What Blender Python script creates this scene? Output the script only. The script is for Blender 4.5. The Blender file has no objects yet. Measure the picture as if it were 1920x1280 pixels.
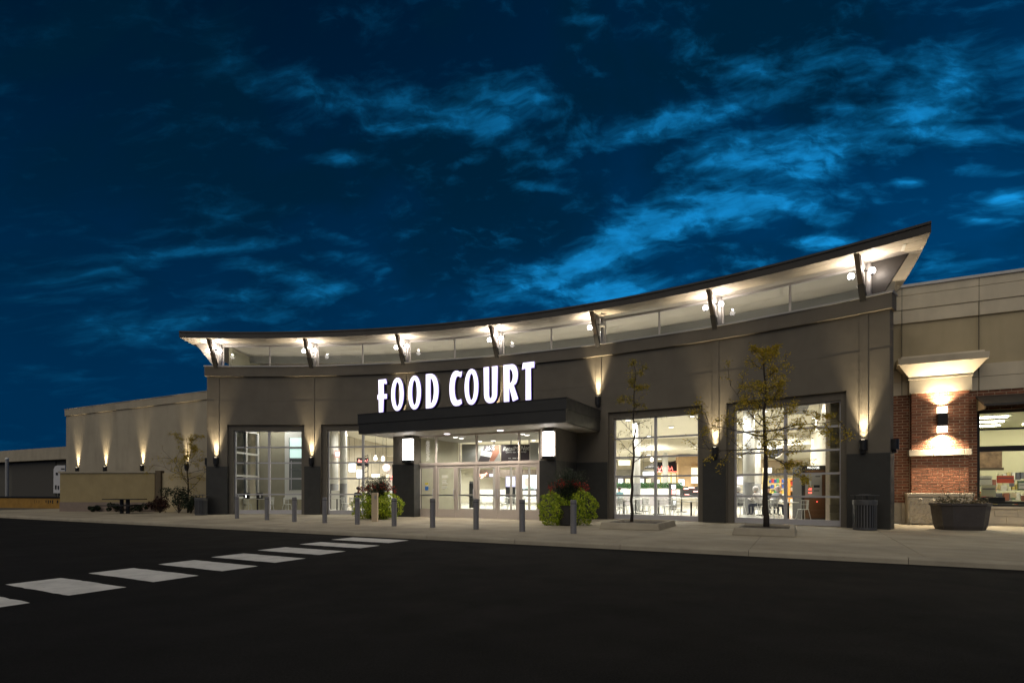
import bpy, bmesh, math, random
from mathutils import Vector, Matrix

rnd = random.Random(7)
R_ = math.radians
scene = bpy.context.scene
col = scene.collection

# ------------------------------------------------------------------ camera, sky, sun, exposure
F, CXP, HZ, HC, PZ = 1043.0, 960.0, 917.0, 1.38, 0.13      # focal px, principal x, horizon y, eye height, pavement level
cam_d = bpy.data.cameras.new('camera'); cam = bpy.data.objects.new('camera', cam_d); col.objects.link(cam)
cam.location = (0, 0, HC); cam.rotation_euler = (R_(90), 0, 0)
cam_d.sensor_width = 36; cam_d.lens = 36 * F / 1920; cam_d.shift_y = 277 / 1920
cam_d.clip_start = 0.05; cam_d.clip_end = 3000
scene.camera = cam
scene.view_settings.view_transform = 'Standard'; scene.view_settings.look = 'None'
scene.view_settings.exposure = 0; scene.view_settings.gamma = 1
scene.render.engine = 'CYCLES'
cy = scene.cycles
cy.use_denoising = True
cy.max_bounces = 7; cy.diffuse_bounces = 3; cy.glossy_bounces = 3; cy.transmission_bounces = 4; cy.transparent_max_bounces = 16
cy.caustics_reflective = False; cy.caustics_refractive = False
cy.sample_clamp_indirect = 3.0

class NT:
    """small helper to write node graphs as expressions"""
    def __init__(s, tree): s.t = tree; s.n = tree.nodes; s.l = tree.links
    def node(s, typ, **kw):
        n = s.n.new(typ)
        for k, v in kw.items(): setattr(n, k, v)
        return n
    def put(s, sock, v):
        if isinstance(v, bpy.types.NodeSocket): s.l.new(v, sock)
        else: sock.default_value = v
    def m(s, op, a, b=None, c=None, clamp=False):
        n = s.n.new('ShaderNodeMath'); n.operation = op; n.use_clamp = clamp
        s.put(n.inputs[0], a)
        if b is not None: s.put(n.inputs[1], b)
        if c is not None: s.put(n.inputs[2], c)
        return n.outputs[0]
    def xyz(s, a, b, c):
        n = s.n.new('ShaderNodeCombineXYZ')
        for i, v in enumerate((a, b, c)): s.put(n.inputs[i], v)
        return n.outputs[0]
    def sep(s, v):
        n = s.n.new('ShaderNodeSeparateXYZ'); s.l.new(v, n.inputs[0]); return n.outputs
    def noise(s, vec, scale, detail=4, rough=.5, dist=0.0, lac=2.0):
        n = s.n.new('ShaderNodeTexNoise'); s.put(n.inputs['Vector'], vec)
        n.inputs['Scale'].default_value = scale; n.inputs['Detail'].default_value = detail
        n.inputs['Roughness'].default_value = rough; n.inputs['Distortion'].default_value = dist
        n.inputs['Lacunarity'].default_value = lac
        return n.outputs['Fac']
    def mr(s, v, a, b, c, d, smooth=False):
        n = s.n.new('ShaderNodeMapRange'); s.put(n.inputs[0], v)
        if smooth: n.interpolation_type = 'SMOOTHSTEP'
        for i, x in enumerate((a, b, c, d)): s.put(n.inputs[i + 1], x)
        return n.outputs[0]
    def mix(s, f, a, b, mode='MIX'):
        n = s.n.new('ShaderNodeMix'); n.data_type = 'RGBA'; n.blend_type = mode
        s.put(n.inputs[0], f); s.put(n.inputs[6], a); s.put(n.inputs[7], b)
        return n.outputs[2]

# dusk sky: the sun is just under the horizon behind the camera's right shoulder
world = bpy.data.worlds.new('World'); scene.world = world; world.use_nodes = True
def build_world():
    g = NT(world.node_tree); g.n.clear()
    out = g.node('ShaderNodeOutputWorld'); bg = g.node('ShaderNodeBackground')
    g.l.new(bg.outputs[0], out.inputs[0])
    sky = g.node('ShaderNodeTexSky', sky_type='NISHITA')
    sky.sun_disc = False; sky.sun_elevation = R_(2.0); sky.sun_rotation = R_(75)
    sky.air_density = 1.0; sky.dust_density = 0.3; sky.ozone_density = 4.0
    tc = g.node('ShaderNodeTexCoord'); x, y, z = g.sep(tc.outputs['Generated'])
    az = g.m('ARCTAN2', x, y)
    el = g.m('ARCSINE', z)
    # wisps: stretched, warped noise in azimuth / elevation, thinner towards the horizon
    vv0 = g.m('ARCTAN2', z, g.m('MAXIMUM', g.m('ABSOLUTE', y), .001))
    ev = g.m('POWER', g.m('MAXIMUM', vv0, .001), .85)
    wq = g.m('SUBTRACT', g.noise(g.xyz(az, g.m('MULTIPLY', ev, 1.8), 3.1), 5.0, 4, .55), .5)
    wx = g.m('MULTIPLY_ADD', wq, .16, az); wy = g.m('MULTIPLY_ADD', wq, .07, ev)
    sk = g.m('MULTIPLY_ADD', wx, -.05, wy)
    n1 = g.noise(g.xyz(wx, g.m('MULTIPLY', sk, 2.3), 0.7), 7.0, 9, .58, .15)
    n2 = g.noise(g.xyz(wx, g.m('MULTIPLY', sk, 2.8), 5.7), 20.0, 9, .58, .05)
    n3 = g.noise(g.xyz(az, g.m('MULTIPLY', ev, 1.5), 9.3), 3.2, 6, .55, .3)
    nn = g.m('ADD', g.m('MULTIPLY', n1, .58), g.m('MULTIPLY', n2, .42))
    # banks of cloud: centre azimuth, elevation, half sizes, tilt, weight
    def blob(px, py, rx, ry, rot, w):
        dx, dz = (px - CXP) / F, (HZ - py) / F
        a0 = math.atan2(dx, 1); e0 = math.atan2(dz, 1)
        rx = rx * 1.05 / F * math.cos(a0) ** 2; ry = ry * 1.12 / F * math.cos(e0) ** 2
        u = g.m('SUBTRACT', az, a0); v = g.m('SUBTRACT', vv0, e0)
        c, s_ = math.cos(R_(rot)), math.sin(R_(rot))
        uu = g.m('ADD', g.m('MULTIPLY', u, c / rx), g.m('MULTIPLY', v, s_ / rx))
        vv = g.m('ADD', g.m('MULTIPLY', u, -s_ / ry), g.m('MULTIPLY', v, c / ry))
        q = g.m('ADD', g.m('MULTIPLY', uu, uu), g.m('MULTIPLY', vv, vv))
        return g.m('MULTIPLY', g.m('POWER', 2.718, g.m('MULTIPLY', q, -1.0)), w)
    tot = None
    for b in CLOUDS:
        k = blob(*b); tot = k if tot is None else g.m('MAXIMUM', tot, k)
    tot = g.m('MAXIMUM', tot, .10)
    dens = g.m('ADD', nn, g.m('MULTIPLY', g.m('SUBTRACT', tot, .38), .31))
    soft = g.mr(dens, .40, .66, 0, .50, True)
    fac = g.m('MAXIMUM', soft, g.mr(dens, .50, .71, 0, 1, True))
    thin = g.mr(n3, .40, .62, 0, 1, True)
    lit = g.mr(az, R_(-46), R_(32), 0.20, 1.0, True)              # the afterglow side
    low = g.mr(el, R_(46), R_(6), 0.30, 1.0, True)
    glow = g.m('MULTIPLY', lit, low)
    bw = g.node('ShaderNodeRGBToBW'); g.l.new(sky.outputs[0], bw.inputs[0])
    lum = g.m('MULTIPLY', g.m('POWER', g.m('MAXIMUM', bw.outputs[0], .02), .25), g.mr(lit, 0, 1, .34, 1))
    lum = g.m('MULTIPLY', lum, g.mr(el, R_(42), R_(5), .35, 1.0, True))
    base = g.mix(1.0, (0.0, .68, 2.15, 1), g.xyz(lum, lum, lum), 'MULTIPLY')
    veil = g.m('MULTIPLY', thin, g.mr(el, R_(8), R_(30), .10, .75, True))
    thinc = g.mix(veil, base, (0.0, .15, .36, 1))
    ccol = g.mix(1.0, (0.10, 3.5, 8.6, 1), g.xyz(glow, glow, glow), 'MULTIPLY')
    tex = g.mr(n2, .30, .68, .55, 1.30)
    ccol = g.mix(1.0, ccol, g.xyz(tex, tex, tex), 'MULTIPLY')
    fin = g.mix(g.m('MULTIPLY', fac, .95), thinc, ccol)
    g.l.new(fin, bg.inputs['Color'])
    bg.inputs['Strength'].default_value = 0.09
CLOUDS = [  # directions of the cloud banks, measured in photograph pixels: centre, half sizes, tilt, weight
    (430,135,200,25,-3,.5), (560,165,180,30,-8,.72), (760,190,120,35,-10,.75), (930,170,110,45,-5,.8), (900,235,130,35,-12,.9), (760,240,80,15,0,.75), (635,298,70,14,0,.95), (880,300,50,12,15,.85), (850,335,40,10,0,.5), (1000,350,60,10,-5,.55),
    (1240,235,200,28,10,1.0), (1100,250,60,20,0,.65), (1440,290,190,35,3,1.05), (1500,320,90,30,0,1.05),
    (1390,390,170,32,6,1.05), (1180,450,170,38,20,1.2), (1080,500,140,35,18,1.2), (1130,545,130,22,6,1.15), (1530,400,60,30,-20,.85), (1530,455,60,12,0,.95),
    (1790,130,200,60,4,.75), (1720,210,130,25,3,.9), (1780,250,120,18,0,.85), (1600,110,150,40,0,.42), (1705,340,30,10,0,1.0), (1860,325,80,12,0,.85), (1890,380,60,30,0,.85), (1830,412,50,8,0,.85),
    (400,468,230,13,6,.95), (220,505,110,14,15,.85), (70,562,110,9,3,.9), (200,540,90,12,12,.75), (620,445,60,14,-15,.65), (500,500,100,14,-6,.75), (650,485,90,18,-4,.55), (560,515,60,20,-15,.75), (455,553,50,10,0,.85), (610,545,70,18,10,.75),
    (330,600,200,20,5,.75), (210,625,110,25,0,.75), (400,640,150,15,0,.55), (90,700,90,14,0,.55), (1090,38,50,12,4,.75), (1240,60,60,20,0,.35), (1400,125,60,18,-8,.55),
]
world.cycles.sampling_method = 'MANUAL'; world.cycles.sample_map_resolution = 256
build_world()

sun_d = bpy.data.lights.new('sun', 'SUN'); sun = bpy.data.objects.new('sun', sun_d); col.objects.link(sun)
sun_d.energy = 1.1; sun_d.angle = R_(70); sun_d.color = (1.0, .90, .74)
# high, soft and from behind the camera
_sd = Vector((.28, .62, -.74)); sun.rotation_euler = _sd.to_track_quat('-Z', 'Y').to_euler()

# ------------------------------------------------------------------ frames of reference
AR = R_(27.6)
dv = Vector((math.cos(AR), -math.sin(AR))); nv = Vector((math.sin(AR), math.cos(AR)))
def M(a, b, z): return Vector((a * dv.x + b * nv.x, a * dv.y + b * nv.y, z))
def ray(x): return Vector(((x - CXP) / F, 1.0))
def YB(x, b): r = ray(x); return b / r.dot(nv)
def ax(x, b): r = ray(x); return r.dot(dv) * YB(x, b)
def zb(x, y, b): return HC + (HZ - y) / F * YB(x, b)
def D(x, y, Y): return Vector(((x - CXP) / F * Y, Y, HC + (HZ - y) / F * Y))
def G(x, y, z=PZ): return D(x, y, F * (HC - z) / (y - HZ))
ACX, ACY, AR0 = -12.7278, -6.0391, 33.842
def A(s, off, z):
    t = s / AR0; r = AR0 - off
    return Vector((ACX + r * math.sin(t), ACY + r * math.cos(t), z))
def sx(x, off=0.0):
    u = (x - CXP) / F; r = AR0 - off; a = u * u + 1; B = -2 * (u * ACX + ACY); C = ACX ** 2 + ACY ** 2 - r * r
    Y = (-B + math.sqrt(B * B - 4 * a * C)) / (2 * a)
    return math.atan2(Y * u - ACX, Y - ACY) * AR0
def tang(s): t = s / AR0; return -t        # rotation about Z of a thing facing out of the arc

# ------------------------------------------------------------------ object helpers
def tag(o, label=None, cat=None, group=None, kind=None):
    if label: o['label'] = label
    if cat: o['category'] = cat
    if group: o['group'] = group
    if kind: o['kind'] = kind
    return o
def empty(name, loc, label=None, cat=None, group=None, rz=0.0):
    o = bpy.data.objects.new(name, None); col.objects.link(o); o.empty_display_size = .2
    o.location = loc; o.rotation_euler = (0, 0, rz)
    return tag(o, label, cat, group)
def wmat(o):
    m = Matrix.LocRotScale(o.location, o.rotation_euler, o.scale)
    if o.parent: m = wmat(o.parent) @ o.matrix_parent_inverse @ m
    return m
def attach(c, p, keep=True):
    c.parent = p
    if keep: c.matrix_parent_inverse = wmat(p).inverted()
    return c
def link(name, mesh, mat=None, parent=None, local=False):
    o = bpy.data.objects.new(name, mesh); col.objects.link(o)
    if mat is not None and not mesh.materials: mesh.materials.append(mat)
    if parent is not None: attach(o, parent, not local)
    return o
class MB:
    def __init__(s): s.v = []; s.f = []; s.mi = []; s.cur = 0
    def add(s, vs, fs):
        k = len(s.v); s.v += [tuple(v) for v in vs]; s.f += [tuple(i + k for i in f) for f in fs]; s.mi += [s.cur] * len(fs); return s
    def hexa(s, p):   # 8 corners: bottom ring 0-3, top ring 4-7
        return s.add(p, [(3, 2, 1, 0), (4, 5, 6, 7), (0, 1, 5, 4), (1, 2, 6, 5), (2, 3, 7, 6), (3, 0, 4, 7)])
    def box(s, x0, x1, y0, y1, z0, z1):
        return s.hexa([(x0, y0, z0), (x1, y0, z0), (x1, y1, z0), (x0, y1, z0), (x0, y0, z1), (x1, y0, z1), (x1, y1, z1), (x0, y1, z1)])
    def mbox(s, a0, a1, b0, b1, z0, z1):       # in the building's frame
        q = [M(a0, b0, 0), M(a1, b0, 0), M(a1, b1, 0), M(a0, b1, 0)]
        return s.hexa([(p.x, p.y, z0) for p in q] + [(p.x, p.y, z1) for p in q])
    def arc(s, s0, s1, o0, o1, z0, z1, seg=None):   # curved block, o0 outer face (towards the road)
        n = seg or max(1, int(math.ceil(abs(s1 - s0) / .5)))
        vs = []
        for i in range(n + 1):
            q = s0 + (s1 - s0) * i / n
            vs += [A(q, o0, z0), A(q, o1, z0), A(q, o1, z1), A(q, o0, z1)]
        fs = [(0, 1, 2, 3), tuple(4 * n + j for j in (3, 2, 1, 0))]
        for i in range(n):
            k = 4 * i
            for j in range(4):
                a, b = k + j, k + (j + 1) % 4
                fs.append((a, a + 4, b + 4, b))
        return s.add(vs, fs)
    def prism(s, pts, vec):      # polygon swept by vec
        n = len(pts); v2 = [Vector(p) + Vector(vec) for p in pts]
        return s.add(list(pts) + v2, [tuple(range(n))[::-1], tuple(range(n, 2 * n))] + [(i, (i + 1) % n, (i + 1) % n + n, i + n) for i in range(n)])
    def tube(s, path, rad, n=8, cap=True):
        path = [Vector(p) for p in path]; k0 = len(s.v); m = len(path)
        if not hasattr(rad, '__len__'): rad = [rad] * m
        vs = []; prev = None
        for i, p in enumerate(path):
            t = (path[min(i + 1, m - 1)] - path[max(i - 1, 0)]).normalized()
            if prev is None: u = t.orthogonal().normalized()
            else:
                u = prev - t * prev.dot(t)
                u = u.normalized() if u.length > 1e-6 else t.orthogonal().normalized()
            prev = u; w = t.cross(u)
            for j in range(n):
                an = 2 * math.pi * j / n
                vs.append(p + (u * math.cos(an) + w * math.sin(an)) * rad[i])
        fs = [(i * n + j, i * n + (j + 1) % n, (i + 1) * n + (j + 1) % n, (i + 1) * n + j) for i in range(m - 1) for j in range(n)]
        if cap: fs += [tuple(range(n))[::-1], tuple(range((m - 1) * n, m * n))]
        return s.add(vs, fs)
    def lathe(s, prof, c=(0, 0, 0), n=20, sx_=1.0, sy_=1.0):
        vs = []
        for r, z in prof:
            for j in range(n):
                an = 2 * math.pi * j / n
                vs.append((c[0] + r * sx_ * math.cos(an), c[1] + r * sy_ * math.sin(an), c[2] + z))
        fs = [(i * n + j, i * n + (j + 1) % n, (i + 1) * n + (j + 1) % n, (i + 1) * n + j) for i in range(len(prof) - 1) for j in range(n)]
        fs += [tuple(range(n))[::-1], tuple(range((len(prof) - 1) * n, len(prof) * n))]
        return s.add(vs, fs)
    def mesh(s, name, smooth=False):
        me = bpy.data.meshes.new(name); me.from_pydata(s.v, [], s.f); me.update()
        if any(s.mi): me.polygons.foreach_set('material_index', s.mi)
        if smooth: me.polygons.foreach_set('use_smooth', [True] * len(me.polygons))
        return me
    def build(s, name, mat, parent=None, smooth=False, bevel=0.0, local=False):
        me = s.mesh(name, smooth)
        for q in (mat if isinstance(mat, (list, tuple)) else [mat]): me.materials.append(q)
        o = link(name, me, None, parent, local)
        if bevel:
            b = o.modifiers.new('edge', 'BEVEL'); b.width = bevel; b.segments = 2; b.limit_method = 'ANGLE'; b.angle_limit = R_(40)
        if smooth:
            pass
        return o
def copy_tree(o, parent=None):
    c = o.copy(); col.objects.link(c)
    if parent is not None: c.parent = parent; c.matrix_parent_inverse = o.matrix_parent_inverse.copy()
    for ch in [q for q in o.children]: copy_tree(ch, c)
    return c
def text_mesh(txt, size, depth, name, shear=0.0, align='CENTER', xscale=1.0):
    cu = bpy.data.curves.new('t', 'FONT'); cu.body = txt; cu.size = size; cu.extrude = depth; cu.align_x = align; cu.align_y = 'CENTER'; cu.shear = shear
    ob = bpy.data.objects.new('t', cu); col.objects.link(ob)
    me = bpy.data.meshes.new_from_object(ob.evaluated_get(bpy.context.evaluated_depsgraph_get()))
    bpy.data.objects.remove(ob); bpy.data.curves.remove(cu)
    me.name = name
    me.materials.clear()
    if xscale != 1.0: me.transform(Matrix.Diagonal((xscale, 1, 1, 1)))
    return me
def flat_text(txt, size, name, mat, parent, p, yaw=0.0, tilt=0.0, shear=0.0, xs=1.0):
    """writing on an upright face; yaw turns the face about Z (0 = facing -Y)"""
    me = text_mesh(txt, size, .002, name, shear, xscale=xs)
    me.transform(Matrix.Translation(p) @ Matrix.Rotation(yaw, 4, 'Z') @ Matrix.Rotation(R_(90), 4, 'X') @ Matrix.Rotation(tilt, 4, 'Z'))
    me.materials.append(mat)
    return link(name, me, None, parent)

# ------------------------------------------------------------------ materials
def mat(name, c, rough=.6, metal=0.0, grain=0.0, var=0.0, vscale=3.0, bump=0.0, bscale=40.0, streak=0.0, coat=0.0, spec=.5, objvar=0.0, spots=0.0):
    m = bpy.data.materials.new(name); m.use_nodes = True
    g = NT(m.node_tree); b = g.n['Principled BSDF']
    b.inputs['Base Color'].default_value = (*c, 1); b.inputs['Roughness'].default_value = rough; b.inputs['Metallic'].default_value = metal
    b.inputs['Specular IOR Level'].default_value = spec
    if coat: b.inputs['Coat Weight'].default_value = coat
    geo = g.node('ShaderNodeNewGeometry'); pos = geo.outputs['Position']
    colr = (*c, 1)
    if var:
        n = g.noise(pos, vscale, 6, .6)
        k = g.mr(n, .25, .75, 1 - var, 1 + var)
        colr = g.mix(1.0, colr, g.xyz(k, k, k), 'MULTIPLY')
        b.inputs['Roughness'].default_value = rough
        g.l.new(g.mr(g.noise(pos, vscale * 2.3, 5), .3, .7, max(.02, rough - .1), min(1, rough + .1)), b.inputs['Roughness'])
    if streak:       # rain marks running down a wall
        px, py, pz = g.sep(pos)
        n = g.noise(g.xyz(g.m('MULTIPLY', px, .7), g.m('MULTIPLY', py, .7), g.m('MULTIPLY', pz, .16)), 1.8, 4, .55)
        k = g.mr(n, .45, .8, 1, 1 - streak)
        colr = g.mix(1.0, colr, g.xyz(k, k, k), 'MULTIPLY')
    if spots:
        n = g.noise(pos, 9, 3, .5)
        k = g.mr(n, .66, .74, 1, 1 - spots)
        colr = g.mix(1.0, colr, g.xyz(k, k, k), 'MULTIPLY')
    if grain:
        k = g.mr(g.noise(pos, 55, 3, .7), .3, .7, 1 - grain, 1 + grain)
        colr = g.mix(1.0, colr, g.xyz(k, k, k), 'MULTIPLY')
    if objvar:
        oi = g.node('ShaderNodeObjectInfo'); k = g.mr(oi.outputs['Random'], 0, 1, 1 - objvar, 1 + objvar)
        colr = g.mix(1.0, colr, g.xyz(k, k, k), 'MULTIPLY')
    if not isinstance(colr, tuple): g.l.new(colr, b.inputs['Base Color'])
    if bump:
        bn = g.node('ShaderNodeBump'); bn.inputs['Strength'].default_value = bump; bn.inputs['Distance'].default_value = .02
        g.l.new(g.noise(pos, bscale, 5, .6), bn.inputs['Height']); g.l.new(bn.outputs[0], b.inputs['Normal'])
    return m
def emit(name, c, s):
    m = bpy.data.materials.new(name); m.use_nodes = True; g = NT(m.node_tree)
    b = g.n['Principled BSDF']; b.inputs['Base Color'].default_value = (.8, .8, .8, 1)
    b.inputs['Emission Color'].default_value = (*c, 1); b.inputs['Emission Strength'].default_value = s
    return m
def glass(name, tint=(.93, .96, .95), ior=1.5, refl=1.0):
    m = bpy.data.materials.new(name); m.use_nodes = True; g = NT(m.node_tree); g.n.clear()
    out = g.node('ShaderNodeOutputMaterial'); tr = g.node('ShaderNodeBsdfTransparent'); gl = g.node('ShaderNodeBsdfGlossy')
    tr.inputs[0].default_value = (*tint, 1); gl.inputs['Roughness'].default_value = .01
    fr = g.node('ShaderNodeFresnel'); fr.inputs[0].default_value = ior
    mx = g.node('ShaderNodeMixShader'); g.l.new(g.m('MULTIPLY', fr.outputs[0], refl), mx.inputs[0])
    g.l.new(tr.outputs[0], mx.inputs[1]); g.l.new(gl.outputs[0], mx.inputs[2]); g.l.new(mx.outputs[0], out.inputs[0])
    return m
def leafmat(name, c1, c2, trans=.3):
    m = bpy.data.materials.new(name); m.use_nodes = True; g = NT(m.node_tree); b = g.n['Principled BSDF']
    geo = g.node('ShaderNodeNewGeometry')
    k = geo.outputs['Random Per Island']
    g.l.new(g.mix(k, (*c1, 1), (*c2, 1)), b.inputs['Base Color'])
    b.inputs['Roughness'].default_value = .55; b.inputs['Specular IOR Level'].default_value = .3
    tl = g.node('ShaderNodeBsdfTranslucent'); g.l.new(g.mix(k, (*c1, 1), (*c2, 1)), tl.inputs[0])
    mx = g.node('ShaderNodeMixShader'); mx.inputs[0].default_value = trans
    g.l.new(b.outputs[0], mx.inputs[1]); g.l.new(tl.outputs[0], mx.inputs[2])
    g.l.new(mx.outputs[0], g.n['Material Output'].inputs[0])
    return m

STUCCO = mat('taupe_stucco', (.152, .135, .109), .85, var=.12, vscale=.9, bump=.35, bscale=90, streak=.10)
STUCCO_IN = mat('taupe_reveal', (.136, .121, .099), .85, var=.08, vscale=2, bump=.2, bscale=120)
BASE = mat('charcoal_panel', (.032, .032, .030), .6, var=.15, vscale=2, bump=.1, bscale=80)
CAPM = mat('coping_metal', (.42, .41, .40), .4, .3, var=.06)
FASCIA = mat('bronze_fascia', (.045, .040, .036), .5, .2, var=.1, vscale=1)
SOFFIT = mat('cream_soffit', (.62, .56, .48), .7, var=.06, vscale=1.0)
STEEL = mat('brown_steel', (.070, .055, .045), .5, .3, var=.1)
POSTM = mat('grey_post_paint', (.60, .57, .55), .4, var=.05)
CANOPY = mat('black_canopy', (.030, .030, .030), .5, .1, var=.12, vscale=1.5)
CANOPY_S = mat('canopy_soffit', (.36, .34, .31), .6, var=.05)
ALU = mat('aluminium', (.50, .49, .52), .45, .15, var=.05, vscale=4)
ALU_D = mat('door_aluminium', (.56, .50, .46), .45, .15, var=.05, vscale=4)
GLASS = glass('window_glass')
GLASS_C = glass('clerestory_glass', (.86, .89, .88), 1.6)
CREAM = mat('cream_wall', (.74, .68, .54), .8, var=.04)
OLIVE = mat('olive_beige_wall', (.40, .37, .27), .8, var=.05)
WHITEP = mat('white_paint', (.80, .79, .75), .6, var=.03)
CEIL = mat('ceiling_cream', (.80, .75, .62), .85, var=.02)
GREYP = mat('grey_paint', (.20, .20, .20), .6, var=.06)
FLOORM = mat('polished_floor', (.70, .68, .60), .18, var=.05, vscale=2)
WING = mat('beige_stucco', (.39, .345, .265), .88, var=.09, vscale=.8, bump=.25, bscale=110, streak=.22)
WING2 = mat('tan_stucco', (.48, .40, .255), .88, var=.08, vscale=.8, bump=.2, bscale=110, streak=.18)
WING_BAND = mat('pale_stucco', (.66, .58, .44), .85, var=.08, vscale=1.2, bump=.2, bscale=110, streak=.22)
SCREENW = mat('ochre_block', (.34, .27, .14), .9, var=.12, vscale=1.5, bump=.3, bscale=50)
BRICK = mat('red_brick', (.29, .115, .062), .85, var=.25, vscale=9, bump=.5, bscale=60, objvar=.28)
MORTAR = mat('mortar', (.58, .47, .34), .95, var=.15, vscale=12, bump=.4, bscale=90)
STONE = mat('split_stone', (.50, .45, .36), .9, var=.15, vscale=6, bump=.8, bscale=30)
LIME = mat('limestone', (.56, .50, .40), .8, var=.08, vscale=3, bump=.15, bscale=70, streak=.12)
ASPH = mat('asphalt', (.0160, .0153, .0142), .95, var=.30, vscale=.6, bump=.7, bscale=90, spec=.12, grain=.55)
CONC = mat('pavement_concrete', (.36, .315, .235), .9, grain=.08, var=.24, vscale=.9, bump=.25, bscale=70, objvar=.10, spots=.16)
KERBM = mat('kerb_concrete', (.39, .345, .265), .9, var=.16, vscale=1.6, bump=.3, bscale=70, objvar=.04, spots=.15)
JOINT = mat('joint_dirt', (.09, .08, .06), .95)
LINEM = mat('road_paint', (.70, .685, .65), .8, var=.20, vscale=3, bump=.25, bscale=120, spots=.4)
BOLL = mat('grey_bollard_paint', (.22, .215, .225), .45, .2, var=.06)
TANP = mat('tan_post_paint', (.50, .40, .27), .6, var=.05)
BLACKM = mat('black_metal', (.022, .022, .024), .45, .4, var=.1)
DARKP = mat('dark_plastic', (.03, .028, .027), .55, var=.1)
CHAIRM = mat('white_chair_metal', (.62, .62, .60), .35, .4)
TABLEM = mat('pale_tabletop', (.55, .53, .48), .35)
L_FLOOD = emit('flood_lens', (1.0, .92, .90), 9)
L_OFF = mat('dead_lens', (.5, .5, .5), .2)
L_SIGN = emit('sign_face', (.97, .94, 1.0), 1.7)
L_BOX = emit('lightbox', (1.0, .93, .87), 6)
L_DOWN = emit('downlight', (1.0, .95, .86), 5)
L_DOWN2 = emit('canopy_downlight', (1.0, .88, .95), 5)
L_STRIP = emit('strip_light', (1.0, .97, .80), 42)
L_WARM = emit('sconce_lens', (1.0, .82, .60), 5)
L_UP = emit('uplight_lens', (1.0, .84, .58), 6)
L_PEND = emit('pendant_bulb', (1.0, .86, .70), 14)
L_RED = emit('red_neon', (1.0, .05, .03), 3.0)
L_SCR = emit('screen_blue', (.05, .04, .55), 1.6)
L_SCRW = emit('screen_white', (.80, .88, 1.0), 2.2)
L_WHITE = emit('lit_lettering', (1, .97, .9), 2.5)

# ------------------------------------------------------------------ ground, road, kerb, pavement
KB = 12.45
gm = MB(); gm.add([(-900, -400, 0), (900, -400, 0), (900, 1400, 0), (-900, 1400, 0)], [(0, 1, 2, 3)])
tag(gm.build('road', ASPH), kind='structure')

stripes = [(-11.45, -9.45, 11.22, 12.06), (-11.20, -9.20, 9.90, 10.60), (-10.95, -9.02, 8.50, 9.26), (-10.68, -8.80, 7.20, 7.94),
           (-10.52, -8.67, 6.05, 6.75), (-10.41, -8.56, 4.87, 5.57), (-10.24, -8.45, 3.73, 4.43), (-10.10, -8.32, 2.58, 3.28)]
names8 = ['nearest the kerb', 'second from the kerb', 'third from the kerb', 'fourth from the kerb', 'fifth from the kerb', 'sixth from the kerb', 'seventh from the kerb, whole and nearest', 'cut off by the left picture edge']
for i, (a0, a1, b0, b1) in enumerate(stripes):
    sm = MB(); n = 14
    top = [M(a0 + (a1 - a0) * k / n, b1 + rnd.uniform(-.012, .012), .004) for k in range(n + 1)]
    bot = [M(a0 + (a1 - a0) * k / n, b0 + rnd.uniform(-.012, .012), .004) for k in range(n + 1)]
    sm.add(bot + top, [(k, k + 1, n + 2 + k, n + 1 + k) for k in range(n)])
    tag(sm.build('crosswalk_stripe', LINEM), 'white painted crosswalk bar on black asphalt, ' + names8[i], 'crosswalk', 'crosswalk bars')

pv = MB(); pv.mbox(-75, 30, KB + .16, 60, -.2, PZ - .012)
pavement = tag(pv.build('pavement', JOINT), kind='structure')
# concrete slabs, each its own piece
SW, SD = 3.0, 2.05
slab_mesh = {}
for j in range(7):
    b0 = KB + .180 + j * SD
    for i in range(-14, 5):
        a0 = -.99 - SW / 2 * 0 + i * SW
        c = M(a0 + SW / 2, b0 + SD / 2, 0)
        px = CXP + F * c.x / c.y if c.y > 0 else -1
        if px < -120 or px > 2150: continue
        if (Vector((c.x, c.y)) - Vector((ACX, ACY))).length > AR0 + 2.5 and -16 < c.x < 11: continue
        key = 'slab'
        if key not in slab_mesh:
            s_ = MB(); e = .004; w, d_ = SW / 2 - e, SD / 2 - e; bv = .006
            s_.add([(-w, -d_, -.03), (w, -d_, -.03), (w, d_, -.03), (-w, d_, -.03), (-w, -d_, -bv), (w, -d_, -bv), (w, d_, -bv), (-w, d_, -bv),
                    (-w + bv, -d_ + bv, 0), (w - bv, -d_ + bv, 0), (w - bv, d_ - bv, 0), (-w + bv, d_ - bv, 0)],
                   [(0, 1, 5, 4), (1, 2, 6, 5), (2, 3, 7, 6), (3, 0, 4, 7), (4, 5, 9, 8), (5, 6, 10, 9), (6, 7, 11, 10), (7, 4, 8, 11), (8, 9, 10, 11)])
            slab_mesh[key] = s_.mesh('slab'); slab_mesh[key].materials.append(CONC)
        o = link('slab', slab_mesh[key], None, pavement)
        o.location = (c.x, c.y, PZ + rnd.uniform(-.0015, .0015)); o.rotation_euler = (0, 0, -AR)
kerb_base = MB(); kerb_base.mbox(-75, 30, KB + .02, KB + .155, -.1, PZ - .02)
kerb = tag(kerb_base.build('kerb', JOINT), kind='structure')
# kerb stones with a rounded nose
prof = [(0.0, -.05), (0.0, .085), (.012, .112), (.035, PZ - .004), (.06, PZ + .001), (.162, PZ + .001), (.162, -.05)]
for i in range(-16, 7):
    a0 = -.99 + i * 2.72; a1 = a0 + 2.72 - .012
    k = MB(); k.prism([M(a0, KB + b, z) for b, z in prof], M(a1, 0, 0) - M(a0, 0, 0))
    k.build('kerb_stone', KERBM, kerb)
gut = MB(); gut.mbox(-75, 30, KB - .02, KB - .001, -.02, .003)
tag(gut.build('gutter_seam', JOINT), kind='structure')

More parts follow.
